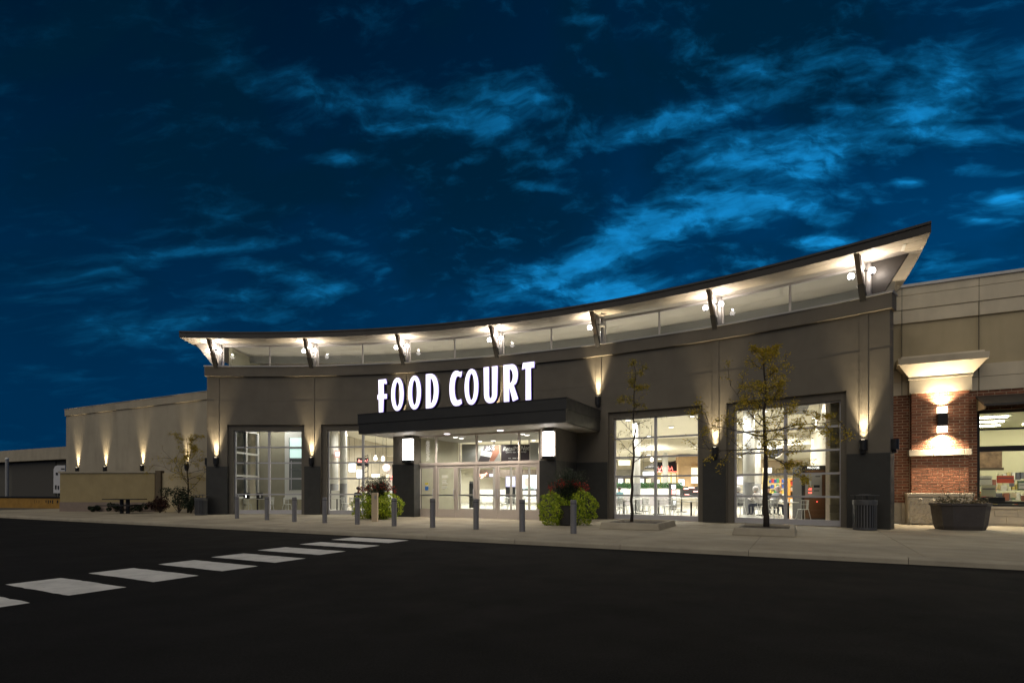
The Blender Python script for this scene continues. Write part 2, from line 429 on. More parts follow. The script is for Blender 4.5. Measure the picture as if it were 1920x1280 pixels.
# ------------------------------------------------------------------ the food court building
bld = empty('food_court_building', A(12, 0, 0), 'long concave taupe food court building with flared roof and glazed front', 'building')
RIB = [-2.0 + 4.78 * k for k in range(7)]
S0, S1 = -2.47, 27.38
ZP0, ZP1, ZW, ZD = 7.0, 7.5, 4.6, 2.53
def fpart(name, fn, m, **kw):
    b = MB(); fn(b); return b.build(name, m, bld, **kw)

wins = [(sx(426), sx(570.4), sx(443, -.3), sx(566, -.3)), (sx(602), sx(757), sx(618, -.3), sx(744, -.3)),
        (sx(1140), sx(1317), sx(1155, -.3), sx(1309, -.3)), (sx(1362), sx(1587), sx(1381, -.3), sx(1575, -.3))]
# vestibule extents (flat front, in the building's frame)
VB, VD = 20.25, 20.68
VA0, VA1 = ax(737, VB), ax(1042, VB)
vs0, vs1 = sx(752), sx(1070)
def piers(b):
    # solid piers between the openings, then the long wall above them
    edges = [(S0, wins[0][0]), (wins[0][1], wins[1][0]), (vs1, wins[2][0]), (wins[2][1], wins[3][0]), (wins[3][1], S1)]
    for a, c in edges: b.arc(a, c, 0, -.45, PZ, ZW)
    b.arc(S0, S1, 0, -.45, ZW + .0, ZP0 + .1)
    b.arc(S0, S1, -.02, -.4, ZP0 + .1, ZP1 - .04)
fpart('wall', piers, STUCCO)
fpart('lintel', lambda b: b.arc(wins[1][1] - .02, vs1 + .02, -.03, -.42, 3.82, ZW - .002), STUCCO)
fpart('parapet', lambda b: b.arc(S0 - .08, S1 + .08, .10, -.45, ZP0, ZP1 - .03), STUCCO)
fpart('coping', lambda b: b.arc(S0 - .11, S1 + .11, .135, -.48, ZP1 - .028, ZP1 + .03), CAPM)
# end walls going back
for (s, sg) in ((S0, 1), (S1, -1)):
    b = MB(); q0 = A(s, -.46, 0); q1 = A(s + sg * (1.5 if sg < 0 else .0), -9, 0); w = A(s + sg * .4, -.46, 0) - q0
    b.hexa([(q0.x, q0.y, PZ), (q0.x + w.x, q0.y + w.y, PZ), (q1.x + w.x, q1.y + w.y, PZ), (q1.x, q1.y, PZ),
            (q0.x, q0.y, ZP1 - .05), (q0.x + w.x, q0.y + w.y, ZP1 - .05), (q1.x + w.x, q1.y + w.y, ZP1 - .05), (q1.x, q1.y, ZP1 - .05)])
    b.build('end_wall', STUCCO, bld)
# charcoal bases of the piers
for a, c in ((S0 - .03, sx(427)), (sx(571), sx(601)), (vs1 + .05, sx(1139)), (sx(1318), sx(1361)), (sx(1588), S1 + .03)):
    fpart('pier_base', lambda b: b.arc(a, c, .05, -.44, PZ, ZD), BASE, bevel=.012)
for s in (sx(602), sx(1140), sx(1317), sx(1362)):
    pass
# raised ribs above the wall lights, one per bay line
for k, s in enumerate(RIB):
    z0 = 2.56 if k in (0, 1, 5, 6) else 4.72
    fpart('rib', lambda b: b.arc(s - .12, s + .12, .030, -.01, z0, ZP0 - .003), STUCCO)
# control joints: thin reveals either side of the ribs and one long horizontal line
fpart('reveal_line', lambda b: b.arc(S0, S1, .004, -.01, 5.78, 5.80), STUCCO_IN)

def window(w, base_z=PZ + .02):
    s0, s1, g0, g1 = w
    wd = empty('window', A((s0 + s1) / 2, -.3, PZ)); attach(wd, bld)
    b = MB()       # stepped reveal
    b.arc(s0 + .002, g0 - .06, -.12, -.44, PZ, ZW - .002); b.arc(g1 + .06, s1 - .002, -.12, -.44, PZ, ZW - .002)
    b.arc(g0 - .06, g1 + .06, -.12, -.44, 4.34, ZW - .002)
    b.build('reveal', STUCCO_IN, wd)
    zt, z0 = 4.34, PZ + .02
    b = MB(); fw = .055
    b.arc(g0 - .058, g0 + .0, -.25, -.36, z0, zt - .002); b.arc(g1, g1 + .058, -.25, -.36, z0, zt - .002)
    b.arc(g0, g1, -.25, -.36, z0, z0 + .19); b.arc(g0, g1, -.25, -.36, zt - .05, zt - .002)
    b.build('frame', ALU, wd)
    zs = [z0 + .19 + (zt - .05 - z0 - .19) * i / 5 for i in range(6)]
    mid = (g0 + g1) / 2
    b = MB(); b.arc(mid - .05, mid + .05, -.245, -.36, zs[0], zs[5]); b.build('mullion', ALU, wd)
    for i in range(1, 5):
        for (p, q) in ((g0, mid - .05), (mid + .05, g1)):
            b = MB(); b.arc(p, q, -.26, -.35, zs[i] - .034, zs[i] + .034); b.build('rail', ALU, wd)
    for i in range(5):
        for (p, q) in ((g0, mid - .05), (mid + .05, g1)):
            b = MB(); lo = zs[i] + (.034 if i else 0); hi = zs[i + 1] - (.034 if i < 4 else 0)
            P = [A(p, -.305, lo), A(q, -.305, lo), A(q, -.305, hi), A(p, -.305, hi)]
            b.add(P, [(0, 1, 2, 3)]); b.build('pane', GLASS, wd)
    return wd
for w in wins: window(w)

# ---- roof: flat flared slab with struts, posts and clerestory
RZ0, RZ1 = 8.65, 8.94
def send(off): return 28.63 - .36 * (1 - off)
def roof_ring(z, offs, n=64, ins=0.0):
    rows = []
    for o in offs:
        a, c = -3.32 + ins, send(o) - ins
        rows.append([A(a + (c - a) * i / n, o, z) for i in range(n + 1)])
    return rows
def slab(b, offs, z0, z1, n=64, ins=0.0):
    lo = roof_ring(z0, offs, n, ins); hi = roof_ring(z1, offs, n, ins); m = len(offs)
    vs = [p for r in lo for p in r] + [p for r in hi for p in r]; N = m * (n + 1)
    ix = lambda j, i, t: t * N + j * (n + 1) + i
    fs = []
    for j in range(m - 1):
        for i in range(n):
            fs.append((ix(j, i, 0), ix(j + 1, i, 0), ix(j + 1, i + 1, 0), ix(j, i + 1, 0)))
            fs.append((ix(j, i, 1), ix(j, i + 1, 1), ix(j + 1, i + 1, 1), ix(j + 1, i, 1)))
    for i in range(n):
        fs.append((ix(0, i, 0), ix(0, i + 1, 0), ix(0, i + 1, 1), ix(0, i, 1)))
        fs.append((ix(m - 1, i, 0), ix(m - 1, i, 1), ix(m - 1, i + 1, 1), ix(m - 1, i + 1, 0)))
    for j in range(m - 1):
        fs.append((ix(j, 0, 0), ix(j, 0, 1), ix(j + 1, 0, 1), ix(j + 1, 0, 0)))
        fs.append((ix(j, n, 0), ix(j + 1, n, 0), ix(j + 1, n, 1), ix(j, n, 1)))
    b.add(vs, fs)
fpart('roof', lambda b: slab(b, (1.0, 0, -3, -7, -12), RZ0 + .012, RZ1), FASCIA)
fpart('roof_edge', lambda b: slab(b, (1.03, .97), RZ1 - .05, RZ1 + .02), FASCIA)
# soffit boards in strips with fine joints
strips = [(.985, .62), (.61, .12), (.11, -.5), (-.51, -1.6), (-1.61, -3.2), (-3.21, -5)]
for (o0, o1) in strips:
    fpart('soffit_panel', lambda b: slab(b, (o0, o1), RZ0, RZ0 + .010, ins=.015), SOFFIT)
fpart('soffit_vent', lambda b: b.hexa([*(A(s, o, RZ0 - .012) for s, o in ((27.86, .66), (27.95, .66), (27.78, .12), (27.69, .12))), *(A(s, o, RZ0 - .002) for s, o in ((27.86, .66), (27.95, .66), (27.78, .12), (27.69, .12)))]), WHITEP)

for k, s in enumerate(RIB):
    # leaning strut of brown steel with a dark foot
    b = MB(); w = .075
    def ob(o, z, sgn, h): return A(s + sgn * w, o + h, z)
    p0, p1 = (.02, ZP1 - .12), (.80, RZ0 - .002)
    b.hexa([ob(p0[0], p0[1], -1, .09), ob(p0[0], p0[1], 1, .09), ob(p0[0], p0[1], 1, -.09), ob(p0[0], p0[1], -1, -.09),
            ob(p1[0], p1[1], -1, .12), ob(p1[0], p1[1], 1, .12), ob(p1[0], p1[1], 1, -.12), ob(p1[0], p1[1], -1, -.12)])
    st = b.build('roof_strut', STEEL, bld, bevel=.006)
    b = MB(); f = .36     # bolted sleeve at the foot
    q0 = (p0[0] + .004, p0[1]); q1 = (p0[0] + (p1[0] - p0[0]) * f, p0[1] + (p1[1] - p0[1]) * f)
    w = .088
    b.hexa([ob(q0[0], q0[1], -1, .10), ob(q0[0], q0[1], 1, .10), ob(q0[0], q0[1], 1, -.10), ob(q0[0], q0[1], -1, -.10),
            ob(q1[0], q1[1], -1, .112), ob(q1[0], q1[1], 1, .112), ob(q1[0], q1[1], 1, -.112), ob(q1[0], q1[1], -1, -.112)])
    b.build('strut_sleeve', BLACKM, st)
    b = MB()   # thin triangular gusset between strut and post
    b.prism([A(s - .012, .60, RZ0 - .01), A(s - .012, -.1, RZ0 - .01), A(s - .012, -.1, 7.9), A(s - .012, .22, 7.9)], A(s + .012, 0, 0) - A(s - .012, 0, 0))
    b.build('gusset', POSTM, st)
    b = MB(); b.tube([A(s + .10, -.16, ZP1 - .1), A(s + .10, -.16, RZ0 - .004)], .075, 14); b.build('roof_post', POSTM, bld, smooth=True)
# clerestory: two panes to a bay
cl = empty('clerestory', A(12, -.34, ZP1)); attach(cl, bld)
for k in range(6):
    a, c = RIB[k] + .2, RIB[k + 1] - .02
    mid = (a + c) / 2
    for (p, q) in ((a, mid), (mid, c)):
        n = 2; b = MB()
        P = [A(p + (q - p) * i / n, -.34, z) for i in range(n + 1) for z in (ZP1 - .1, 8.56)]
        b.add(P, [(2 * i, 2 * i + 2, 2 * i + 3, 2 * i + 1) for i in range(n)]); b.build('pane', GLASS_C, cl)
    b = MB(); b.arc(mid - .03, mid + .03, -.30, -.38, ZP1 - .1, 8.56); b.build('mullion', POSTM, cl)
    b = MB(); b.arc(a - .05, a - .002, -.30, -.38, ZP1 - .1, 8.56); b.build('mullion', POSTM, cl)
b = MB(); b.arc(RIB[0], RIB[6], -.29, -.39, 8.562, RZ0 - .002); b.build('head_rail', POSTM, cl)
# end fins
b = MB(); o = -.2
b.prism([A(26.78, o, ZP1 - .1), A(27.05, o, ZP1 - .1), A(27.82, o, RZ0 - .005), A(26.78, o, RZ0 - .005)], A(27, o - .08, 0) - A(27, o, 0)); b.build('end_fin', FASCIA, bld)
b = MB()
b.prism([A(-2.0, o, ZP1 - .1), A(-2.12, o, ZP1 - .1), A(-3.1, o, RZ0 - .005), A(-2.0, o, RZ0 - .005)], A(-2, o - .08, 0) - A(-2, o, 0)); b.build('end_fin', SOFFIT, bld)  # front light on this fin is put into its pale colour

def lampl(name, p, power, color, parent, rad=.04):
    l = bpy.data.lights.new(name, 'POINT'); l.energy = power; l.color = color; l.shadow_soft_size = rad
    o = bpy.data.objects.new(name, l); col.objects.link(o); o.location = p; attach(o, parent); return o
# floodlights on the struts
ordn = ['first', 'second', 'third', 'fourth', 'fifth', 'sixth', 'seventh']
for k, s in enumerate(RIB):
    for sg in (-1, 1):
        off_lamp = (k == 4 and sg == 1)
        lamp = empty('floodlight', A(s, .3, 8.2), ('unlit ' if off_lamp else 'glowing ') + 'round floodlight on the %s side of the %s roof strut from the left' % ('left' if sg < 0 else 'right', ordn[k]), 'floodlight', 'floodlights under the roof')
        c = A(s + sg * .30, .30 + .04 * sg, 8.20)
        b = MB(); b.tube([A(s + sg * .08, .34, 8.26), c], .025, 8); b.tube([c - Vector((0, 0, .13)) , c - Vector((0, 0, .07))], [.03, .06], 12); b.build('bracket', BLACKM, lamp)
        b = MB(); b.lathe([(.015, -.105), (.055, -.09), (.088, -.052), (.102, 0), (.088, .052), (.055, .09), (.015, .105)], c, 18)
        b.build('lens', L_OFF if off_lamp else L_FLOOD, lamp, smooth=True)
        if not off_lamp: lampl('flood', c + Vector((0, 0, .13)), 30, (1.0, .87, .74), lamp, .04)

# ---- wall lights (upward spots)
def spot(name, p, direction, power, size, blend, color, parent, rad=.04):
    l = bpy.data.lights.new(name, 'SPOT'); l.energy = power; l.spot_size = R_(size); l.spot_blend = blend; l.color = color; l.shadow_soft_size = rad
    o = bpy.data.objects.new(name, l); col.objects.link(o); o.location = p; o.rotation_euler = Vector(direction).to_track_quat('-Z', 'Y').to_euler()
    attach(o, parent); return o
def wall_light(p, out, label, power=760, lit=True):
    """black half-round up-light; p on the wall at its foot, out = unit vector away from the wall"""
    t = empty('wall_light', p, label, 'wall light', 'black up-lights on the walls')
    sd = Vector((-out.y, out.x, 0)); b = MB(); n = 12; pts = []
    for i in range(n + 1):
        an = math.pi * i / n
        pts.append(p + sd * (.115 * math.cos(an)) + out * (.07 + .13 * math.sin(an)))
    pts += [p + sd * -.115 + out * .0, p + sd * .115 + out * .0]
    outer = [q + Vector((0, 0, .10)) for q in pts]; b.prism(outer, (0, 0, .33)); b.build('housing', BLACKM, t)
    b = MB(); c = p + out * .08
    b.prism([c + sd * x + out * y for x, y in ((-.06, -.06), (.06, -.06), (.06, .06), (-.06, .06))], (0, 0, .098)); b.build('bracket', BLACKM, t)
    if lit:
        b = MB(); c = p + out * .11 + Vector((0, 0, .434)); b.lathe([(.05, 0), (.05, .004)], c, 12); b.build('lens', L_UP, t)
        spot('uplight', p + out * .13 + Vector((0, 0, .455)), Vector((0, 0, 1)) - out * .08, power * 1.35, 46, 1.0, (1.0, .80, .50), t, .035)
        spot('uplight_spill', p + out * .10 + Vector((0, 0, .455)), Vector((0, 0, 1)) - out * .25, power * .07, 80, 1.0, (1.0, .80, .50), t, .035)
    return t
SC = {0: 'at the left end of the curved front', 1: 'between the two windows left of the canopy', 4: 'just right of the canopy', 5: 'between the two windows right of the canopy', 6: 'beside the trash can at the right end'}
for k in (0, 1, 5, 6):
    s = RIB[k]; o3 = A(s, 1, 0) - A(s, 0, 0)
    wall_light(A(s, .032, ZD), o3, 'black up-light casting a warm beam, ' + SC[k])
for k, pw in ((4, 1.0),):
    s = RIB[k]; o3 = A(s, 1, 0) - A(s, 0, 0)
    wall_light(A(s, .032, 4.85), o3, 'black up-light casting a warm beam, ' + SC[k])
for k in (2, 3):
    s = RIB[k]; o3 = A(s, 1, 0) - A(s, 0, 0)
    wall_light(A(s, .032, 4.70), o3, 'black up-light behind the %s letters of the large sign' % ('first' if k == 2 else 'last'), 420)
wall_light(A(S0, -.25, ZD) + Vector((-.02, 0, 0)), Vector((-1, 0, 0)), 'black wall light on the left end face of the curved building', lit=False)
wall_light(A(S1, -.25, ZD), (A(S1 + 1, -.25, 0) - A(S1, -.25, 0)).normalized(), 'black wall light on the right end face, against the brick', lit=False)

# ---- entrance canopy
CB = 18.75
ca0, ca1 = ax(670.5, CB), ax(1062, CB)
def arc_b(a):     # where the line a = const meets the curved wall
    lo, hi = 18.0, 30.0
    for _ in range(40):
        mid = (lo + hi) / 2; p = M(a, mid, 0)
        if (Vector((p.x, p.y)) - Vector((ACX, ACY))).length < AR0 + .1: lo = mid
        else: hi = mid
    return lo
def can_poly(b0, ins, z, n=14):
    pts = [M(ca0 + ins, b0, z), M(ca1 - ins, b0, z)]
    pts += [M(a, arc_b(a), z) for a in [ca1 - ins + (ca0 - ca1 + 2 * ins) * i / n for i in range(n + 1)]]
    return pts
canopy = empty('canopy', M((ca0 + ca1) / 2, CB, 3.8)); attach(canopy, bld)
b = MB(); b.prism(can_poly(CB, 0, 4.285), (0, 0, .40)); b.build('upper_fascia', CANOPY, canopy)
b = MB(); b.prism(can_poly(CB + .03, .03, 3.83), (0, 0, .454)); b.build('lower_fascia', CANOPY, canopy)
b = MB(); b.prism(can_poly(CB - .015, -.015, 4.686), (0, 0, .03)); b.build('edge_trim', BLACKM, canopy)
b = MB(); b.prism(can_poly(CB + .12, .12, 3.815), (0, 0, .012)); b.build('soffit', CANOPY_S, canopy)
for (x, y, lab) in ((838, 812, 'left'), (938, 805.5, 'right')):
    p = D(x, y, (3.81 - HC) * F / (HZ - y))
    dl = empty('canopy_downlight', p, 'round glowing downlight in the canopy underside, the %s one' % lab, 'downlight', 'canopy downlights')
    q = Vector((p.x, p.y, 3.8))
    b = MB(); b.lathe([(.17, .012), (.17, -.012), (.13, -.016)], q, 20); b.build('trim_ring', WHITEP, dl)
    b = MB(); b.lathe([(.128, -.022), (.12, -.03)], q, 20); b.build('lens', L_DOWN2, dl)
    spot('canopy_spot', q - Vector((0, 0, .05)), (0, 0, -1), 230, 150, .6, (1.0, .86, .70), dl, .03)

# ---- entrance vestibule: two columns, side walls, doors
ves = empty('vestibule', M((VA0 + VA1) / 2, VB, PZ)); attach(ves, bld)
cl0, cl1 = VA0, ax(776, VB); cr0, cr1 = ax(1013, VB), VA1
for (p, q) in ((cl0, cl1), (cr0, cr1)):
    b = MB(); b.mbox(p - .03, q + .03, VB - .03, VD + .12, PZ, ZD); b.build('column_base', BASE, ves, bevel=.012)
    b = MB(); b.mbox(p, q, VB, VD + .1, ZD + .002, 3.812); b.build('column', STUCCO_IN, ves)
for (a, w) in ((VA0, .3), (VA1 - .3, .3)):
    bb = arc_b(a + .15) + .1
    b = MB(); b.mbox(a, a + w, VD + .125, bb, PZ, ZD); b.build('side_wall_base', BASE, ves)
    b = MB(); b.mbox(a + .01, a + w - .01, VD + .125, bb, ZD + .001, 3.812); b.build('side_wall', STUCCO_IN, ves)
PLATE = mat('brushed_plate', (.55, .50, .43), .5, .2, var=.05)
for (x0, x1, bx0, bx1, lab) in ((754, 775, 754.5, 771, 'left'), (1013.5, 1041, 1017, 1036, 'right')):
    b = MB(); b.mbox(ax(x0, VB), ax(x1, VB), VB - .012, VB - .001, 2.62, 3.80); b.build('column_plate', PLATE, ves)
    bb = VB - .22
    t = empty('lightbox', M(ax((bx0 + bx1) / 2, bb), bb, 2.6), 'tall glowing white lightbox on the %s entrance column' % lab, 'lightbox', 'entrance lightboxes')
    a0, a1 = ax(bx0, bb), ax(bx1, bb)
    b = MB(); b.mbox(a0, a1, bb, bb + .18, 2.70, 3.66); b.build('diffuser', L_BOX, t, bevel=.02)
    for z0_, z1_ in ((2.58, 2.699), (3.661, 3.74)):
        b = MB(); b.mbox(a0 - .01, a1 + .01, bb - .01, bb + .205, z0_, z1_); b.build('cap', BLACKM, t)

posts = [783, 817, 854.5, 893, 932.5, 973, 1012]
pa = [ax(x, VD) for x in posts]
ent = empty('entrance_doors', M(sum(pa) / 7, VD, PZ)); attach(ent, bld)
ZH = 2.46
b = MB(); b.mbox(pa[0] - .05, pa[6] + .05, VD - .03, VD + .12, ZH, ZH + .12); b.mbox(pa[0] - .05, pa[6] + .05, VD - .03, VD + .12, 3.74, 3.81); b.build('header', ALU_D, ent)
for i in (0, 1, 3, 5, 6):
    b = MB(); w = .045; b.mbox(pa[i] - w, pa[i] + w, VD - .028, VD + .118, PZ, ZH - .001); b.mbox(pa[i] - w * .7, pa[i] + w * .7, VD - .02, VD + .10, ZH + .121, 3.739); b.build('post', ALU_D, ent)
for (i, j) in ((0, 1), (1, 3), (3, 5), (5, 6)):
    b = MB(); b.add([M(pa[i] + .03, VD + .04, ZH + .12), M(pa[j] - .03, VD + .04, ZH + .12), M(pa[j] - .03, VD + .04, 3.74), M(pa[i] + .03, VD + .04, 3.74)], [(0, 1, 2, 3)])
    b.build('transom_pane', GLASS, ent)
hs = [1, 1, 1, 1, -1, 1]      # side of each leaf that carries the pull
for i in range(6):
    l0 = pa[i] + (.048 if i in (0, 1, 3, 5) else .006); l1 = pa[i + 1] - (.048 if i + 1 in (1, 3, 5, 6) else .006)
    dr = empty('door', M((l0 + l1) / 2, VD, PZ)); attach(dr, bld)
    b = MB(); st = .10; z0, z1 = PZ + .012, ZH - .006
    b.mbox(l0, l0 + st, VD, VD + .05, z0, z1); b.mbox(l1 - st, l1, VD, VD + .05, z0, z1)
    b.mbox(l0 + st, l1 - st, VD, VD + .05, z0, z0 + .36); b.mbox(l0 + st, l1 - st, VD, VD + .05, z1 - .12, z1)
    b.build('leaf_frame', ALU_D, dr)
    b = MB(); b.add([M(l0 + st, VD + .025, z0 + .36), M(l1 - st, VD + .025, z0 + .36), M(l1 - st, VD + .025, z1 - .12), M(l0 + st, VD + .025, z1 - .12)], [(0, 1, 2, 3)]); b.build('glass_pane', GLASS, dr)
    b = MB(); b.mbox(l0 + st * .7, l1 - st * .7, VD + .075, VD + .12, 1.09, 1.15); b.build('push_bar', ALU, dr)
    h = (l1 - .05) if hs[i] > 0 else (l0 + .05)
    b = MB(); b.tube([M(h, VD, 1.0), M(h, VD - .09, 1.0), M(h, VD - .09, 1.38), M(h, VD, 1.38)], .02, 8); b.build('pull_handle', ALU, dr)
dr0 = [o for o in bld.children if o.name.startswith('door')]
# stickers and notices on the two left doors
STK_Y = mat('yellow_sticker', (.75, .62, .05)); STK_B = mat('blue_sticker', (.05, .20, .65)); WHT = mat('white_vinyl', (.85, .85, .82))
def vin(x0, x1, y0, y1, b_, m, name, par):
    q = MB(); q.add([M(ax(x0, b_), b_, zb(x0, y1, b_)), M(ax(x1, b_), b_, zb(x1, y1, b_)), M(ax(x1, b_), b_, zb(x1, y0, b_)), M(ax(x0, b_), b_, zb(x0, y0, b_))], [(0, 1, 2, 3)]); return q.build(name, m, par)
db = VD + .018
vin(797, 803, 904.5, 908, db, STK_Y, 'sticker', dr0[0]); vin(797, 803, 911.5, 918.5, db, STK_B, 'sticker', dr0[0])
for k in range(9):
    if k in (2, 6): continue
    vin(828.5, 828.5 + rnd.uniform(8, 13), 891 + k * 2.9, 892.2 + k * 2.9, db, WHT, 'notice_line', dr0[1])

# ---- sign letters standing on the canopy edge
def ell(cx, cy_, rx, ry, a0, a1, n=16, p=2.3):
    out = []
    for i in range(n + 1):
        t = R_(a0 + (a1 - a0) * i / n); c, s_ = math.cos(t), math.sin(t)
        out.append((cx + rx * math.copysign(abs(c) ** (2 / p), c), cy_ + ry * math.copysign(abs(s_) ** (2 / p), s_)))
    return out
def O_(): return [ell(.5, .5, .5, .5, 0, 360, 40, 2.08)[:-1], ell(.5, .5, .195, .37, 0, 360, 36, 2.0)[:-1]]
LET = {
 'F': [[(.16, 0), (.62, 0), (.66, .40), (1, .40), (1, .545), (.66, .545), (.66, .86), (.80, .86), (.92, .84), (1.0, .87), (.90, 1), (.10, 1), (.13, .545), (0, .545), (0, .40), (.13, .40)]],
 'O': O_(),
 'D': [[(0.02, 0), (.35, 0)] + ell(.35, .5, .65, .5, -90, 90, 22, 2.2) + [(.35, 1), (.02, 1)], [(.38, .14)] + ell(.38, .5, .27, .365, -90, 90, 16, 2.0)[1:-1] + [(.38, .865)]],
 'C': [ell(.55, .5, .55, .5, 62, 270, 30, 2.2) + [(.75, .005), (1.0, .06), (.93, .19), (.78, .165)] + ell(.68, .5, .27, .345, 262, 98, 24, 2.0) + [(.80, .83), (.84, .80), (.96, .82), (1.0, .97)]],
 'U': [[(.0, 1), (.03, .27)] + ell(.5, .27, .47, .27, 180, 360, 20, 2.2)[1:-1] + [(.97, .27), (1.0, 1), (.60, 1), (.61, .22)] + ell(.5, .22, .10, .085, 0, -180, 10, 2.0)[1:-1] + [(.39, .22), (.38, 1)]],
 'R': [[(.04, 0), (.40, 0), (.40, .40), (.64, .0), (.66, .0), (1.0, .055), (.70, .43)] + ell(.55, .70, .42, .30, -50, 90, 18, 2.2) + [(0, 1)], [(.42, .50)] + ell(.42, .68, .22, .19, -80, 80, 12, 2.0) + [(.42, .865)]],
 'T': [[(.30, 0), (.74, 0), (.72, .84), (1, .84), (1, 1), (.08, 1), (.0, .82), (.30, .84)]],
}
LB = 18.84; zl0, zl1 = 4.735, 6.16
spell = [('F', 105, 207), ('O', 255, 390), ('O', 440, 578), ('D', 630, 770), ('C', 890, 1025), ('O', 1055, 1205), ('U', 1262, 1415), ('R', 1477, 1640), ('T', 1680, 1815)]
sign = empty('illuminated_sign', M((ca0 + ca1) / 2, LB, 4.71), 'glowing white channel letters reading FOOD COURT standing on the dark canopy', 'sign')
RETURN = mat('letter_return', (.03, .028, .035), .5)
L_FRINGE = emit('letter_fringe', (.28, .14, 1.0), .55)  # violet lens fringing built as a glowing outline round each letter
for ch, z0, z1 in spell:
    x0, x1 = 690 + z0 * .1719, 690 + z1 * .1719
    a0, a1 = ax(x0, LB), ax(x1, LB); w = a1 - a0
    def solid(depth, grow, back):
        cu = bpy.data.curves.new('l', 'CURVE'); cu.dimensions = '2D'; cu.fill_mode = 'BOTH'; cu.extrude = depth / 2
        if grow: cu.offset = grow
        for pts in LET[ch]:
            sp = cu.splines.new('POLY'); sp.points.add(len(pts) - 1); sp.use_cyclic_u = True
            for i, (u, v) in enumerate(pts): sp.points[i].co = (u * w, v * (zl1 - zl0), 0, 1)
        ob = bpy.data.objects.new('l', cu); col.objects.link(ob)
        me = bpy.data.meshes.new_from_object(ob.evaluated_get(bpy.context.evaluated_depsgraph_get()))
        bpy.data.objects.remove(ob); bpy.data.curves.remove(cu)
        fr = Matrix.Identity(4)
        fr.col[0][:3] = (dv.x, dv.y, 0); fr.col[1][:3] = (0, 0, 1); fr.col[2][:3] = (-nv.x, -nv.y, 0)
        p = M(a0, LB + back, zl0); fr.col[3][:3] = p
        me.transform(fr); me.materials.clear(); return me
    me = solid(.20, 0, .102); me.materials.append(RETURN)
    lt = link('letter', me, None, sign)
    me = solid(.03, .006, .005); me.materials.append(L_FRINGE); link('violet_fringe', me, None, lt)
    me = solid(.012, -.014, -.017); me.materials.append(L_SIGN); link('lit_face', me, None, lt)
b = MB(); b.mbox(ax(706, LB), ax(1006, LB), LB + .05, LB + .13, 4.716, 4.734); b.build('mounting_rail', BLACKM, sign)

# ------------------------------------------------------------------ inside the food court
inn = bld
def annulus(name, s0, s1, o0, o1, z0, z1, m, thick=0.0, n=40):
    b = MB(); vs = []
    for i in range(n + 1):
        q = s0 + (s1 - s0) * i / n; vs += [A(q, o0, z0), A(q, o1, z1)]
    b.add(vs, [(2 * i, 2 * i + 1, 2 * i + 3, 2 * i + 2) for i in range(n)]); return b.build(name, m, inn)
def upright(name, s0, s1, o, z0, z1, m, n=40):
    b = MB(); vs = []
    for i in range(n + 1):
        q = s0 + (s1 - s0) * i / n; vs += [A(q, o, z0), A(q, o, z1)]
    b.add(vs, [(2 * i, 2 * i + 1, 2 * i + 3, 2 * i + 2) for i in range(n)]); return b.build(name, m, inn)
FZ = PZ + .012
SE = 27.0
annulus('floor', S0 + .3, SE, -.2, -26, FZ, FZ, FLOORM)
annulus('ceiling', S0, SE, -4.6, -15, 5.75, 4.75, CEIL)
upright('bulkhead', S0, SE, -4.6, 5.75, 8.64, mat('bulkhead_tan', (.42, .38, .30), .8, var=.04))
upright('bulkhead', S0, SE, -15, 4.75, 4.0, CREAM)
annulus('ceiling', S0, SE, -15, -26, 4.0, 3.7, CEIL)
upright('back_wall', S0, SE, -25, FZ, 4.2, CREAM)
upright('high_beam', S0, SE, -2.6, 8.25, 8.64, mat('beam_grey', (.30, .29, .26), .7))
# alcove walls behind the leftmost window
AY = 31.6
b = MB(); b.box(-14.45, -14.30, 28.4, AY, FZ, .9); b.box(-14.45, -14.30, 28.4, AY, 4.55, 8.6); b.build('alcove_wall', OLIVE, inn)
b = MB(); b.box(-14.5, D(600, 0, AY).x, AY, AY + .15, FZ, 5.7); b.build('alcove_wall', OLIVE, inn)
aw = empty('inner_window', (-14.3, 30, .9)); attach(aw, inn)
b = MB()
for y in (28.45, 29.9, 31.3): b.box(-14.40, -14.25, y - .06, y + .06, .9, 4.55)
for z in (.95, 2.1, 3.3, 4.5): b.box(-14.39, -14.26, 28.51, 31.24, z - .05, z + .05)
b.build('frame', WHITEP, aw)
b = MB(); b.add([(-14.33, 28.5, .9), (-14.33, 31.3, .9), (-14.33, 31.3, 4.5), (-14.33, 28.5, 4.5)], [(0, 1, 2, 3)]); b.build('pane', GLASS, aw)
aw2 = empty('inner_window', D(550, 940, 31.4)); attach(aw2, inn)
def dbox(x0, x1, y0, y1, Y, t, name, m, par, **kw):    # slab facing the road at depth Y
    p = D(x0, y1, Y); q = D(x1, y0, Y); b = MB(); b.box(p.x, q.x, Y, Y + t, p.z, q.z); return b.build(name, m, par, **kw)
dbox(534, 575, 808, 936, 31.4, .19, 'surround', WHITEP, aw2)
TEAL = glass('teal_glass', (.55, .80, .78))
L_TEAL = emit('teal_reflection', (.60, .95, .85), .8)  # teal reflection in the inner panes, painted as a glow
dbox(543, 566, 821, 838, 31.37, .02, 'pane', L_TEAL, aw2); dbox(543, 566, 841, 858, 31.37, .02, 'pane', L_TEAL, aw2)
dbox(543, 566, 861, 918, 31.36, .03, 'pane', mat('grey_pane', (.16, .17, .15), .15), aw2)
dbox(542.2, 543, 820, 919, 31.34, .05, 'frame', GREYP, aw2); dbox(542.2, 567, 838.3, 840.6, 31.335, .04, 'frame', GREYP, aw2); dbox(542.2, 567, 858.3, 860.6, 31.335, .04, 'frame', GREYP, aw2)
dbox(545, 547, 863, 917, 31.345, .01, 'frame', ALU, aw2); dbox(543, 566, 879, 880.5, 31.33, .02, 'frame', GREYP, aw2)
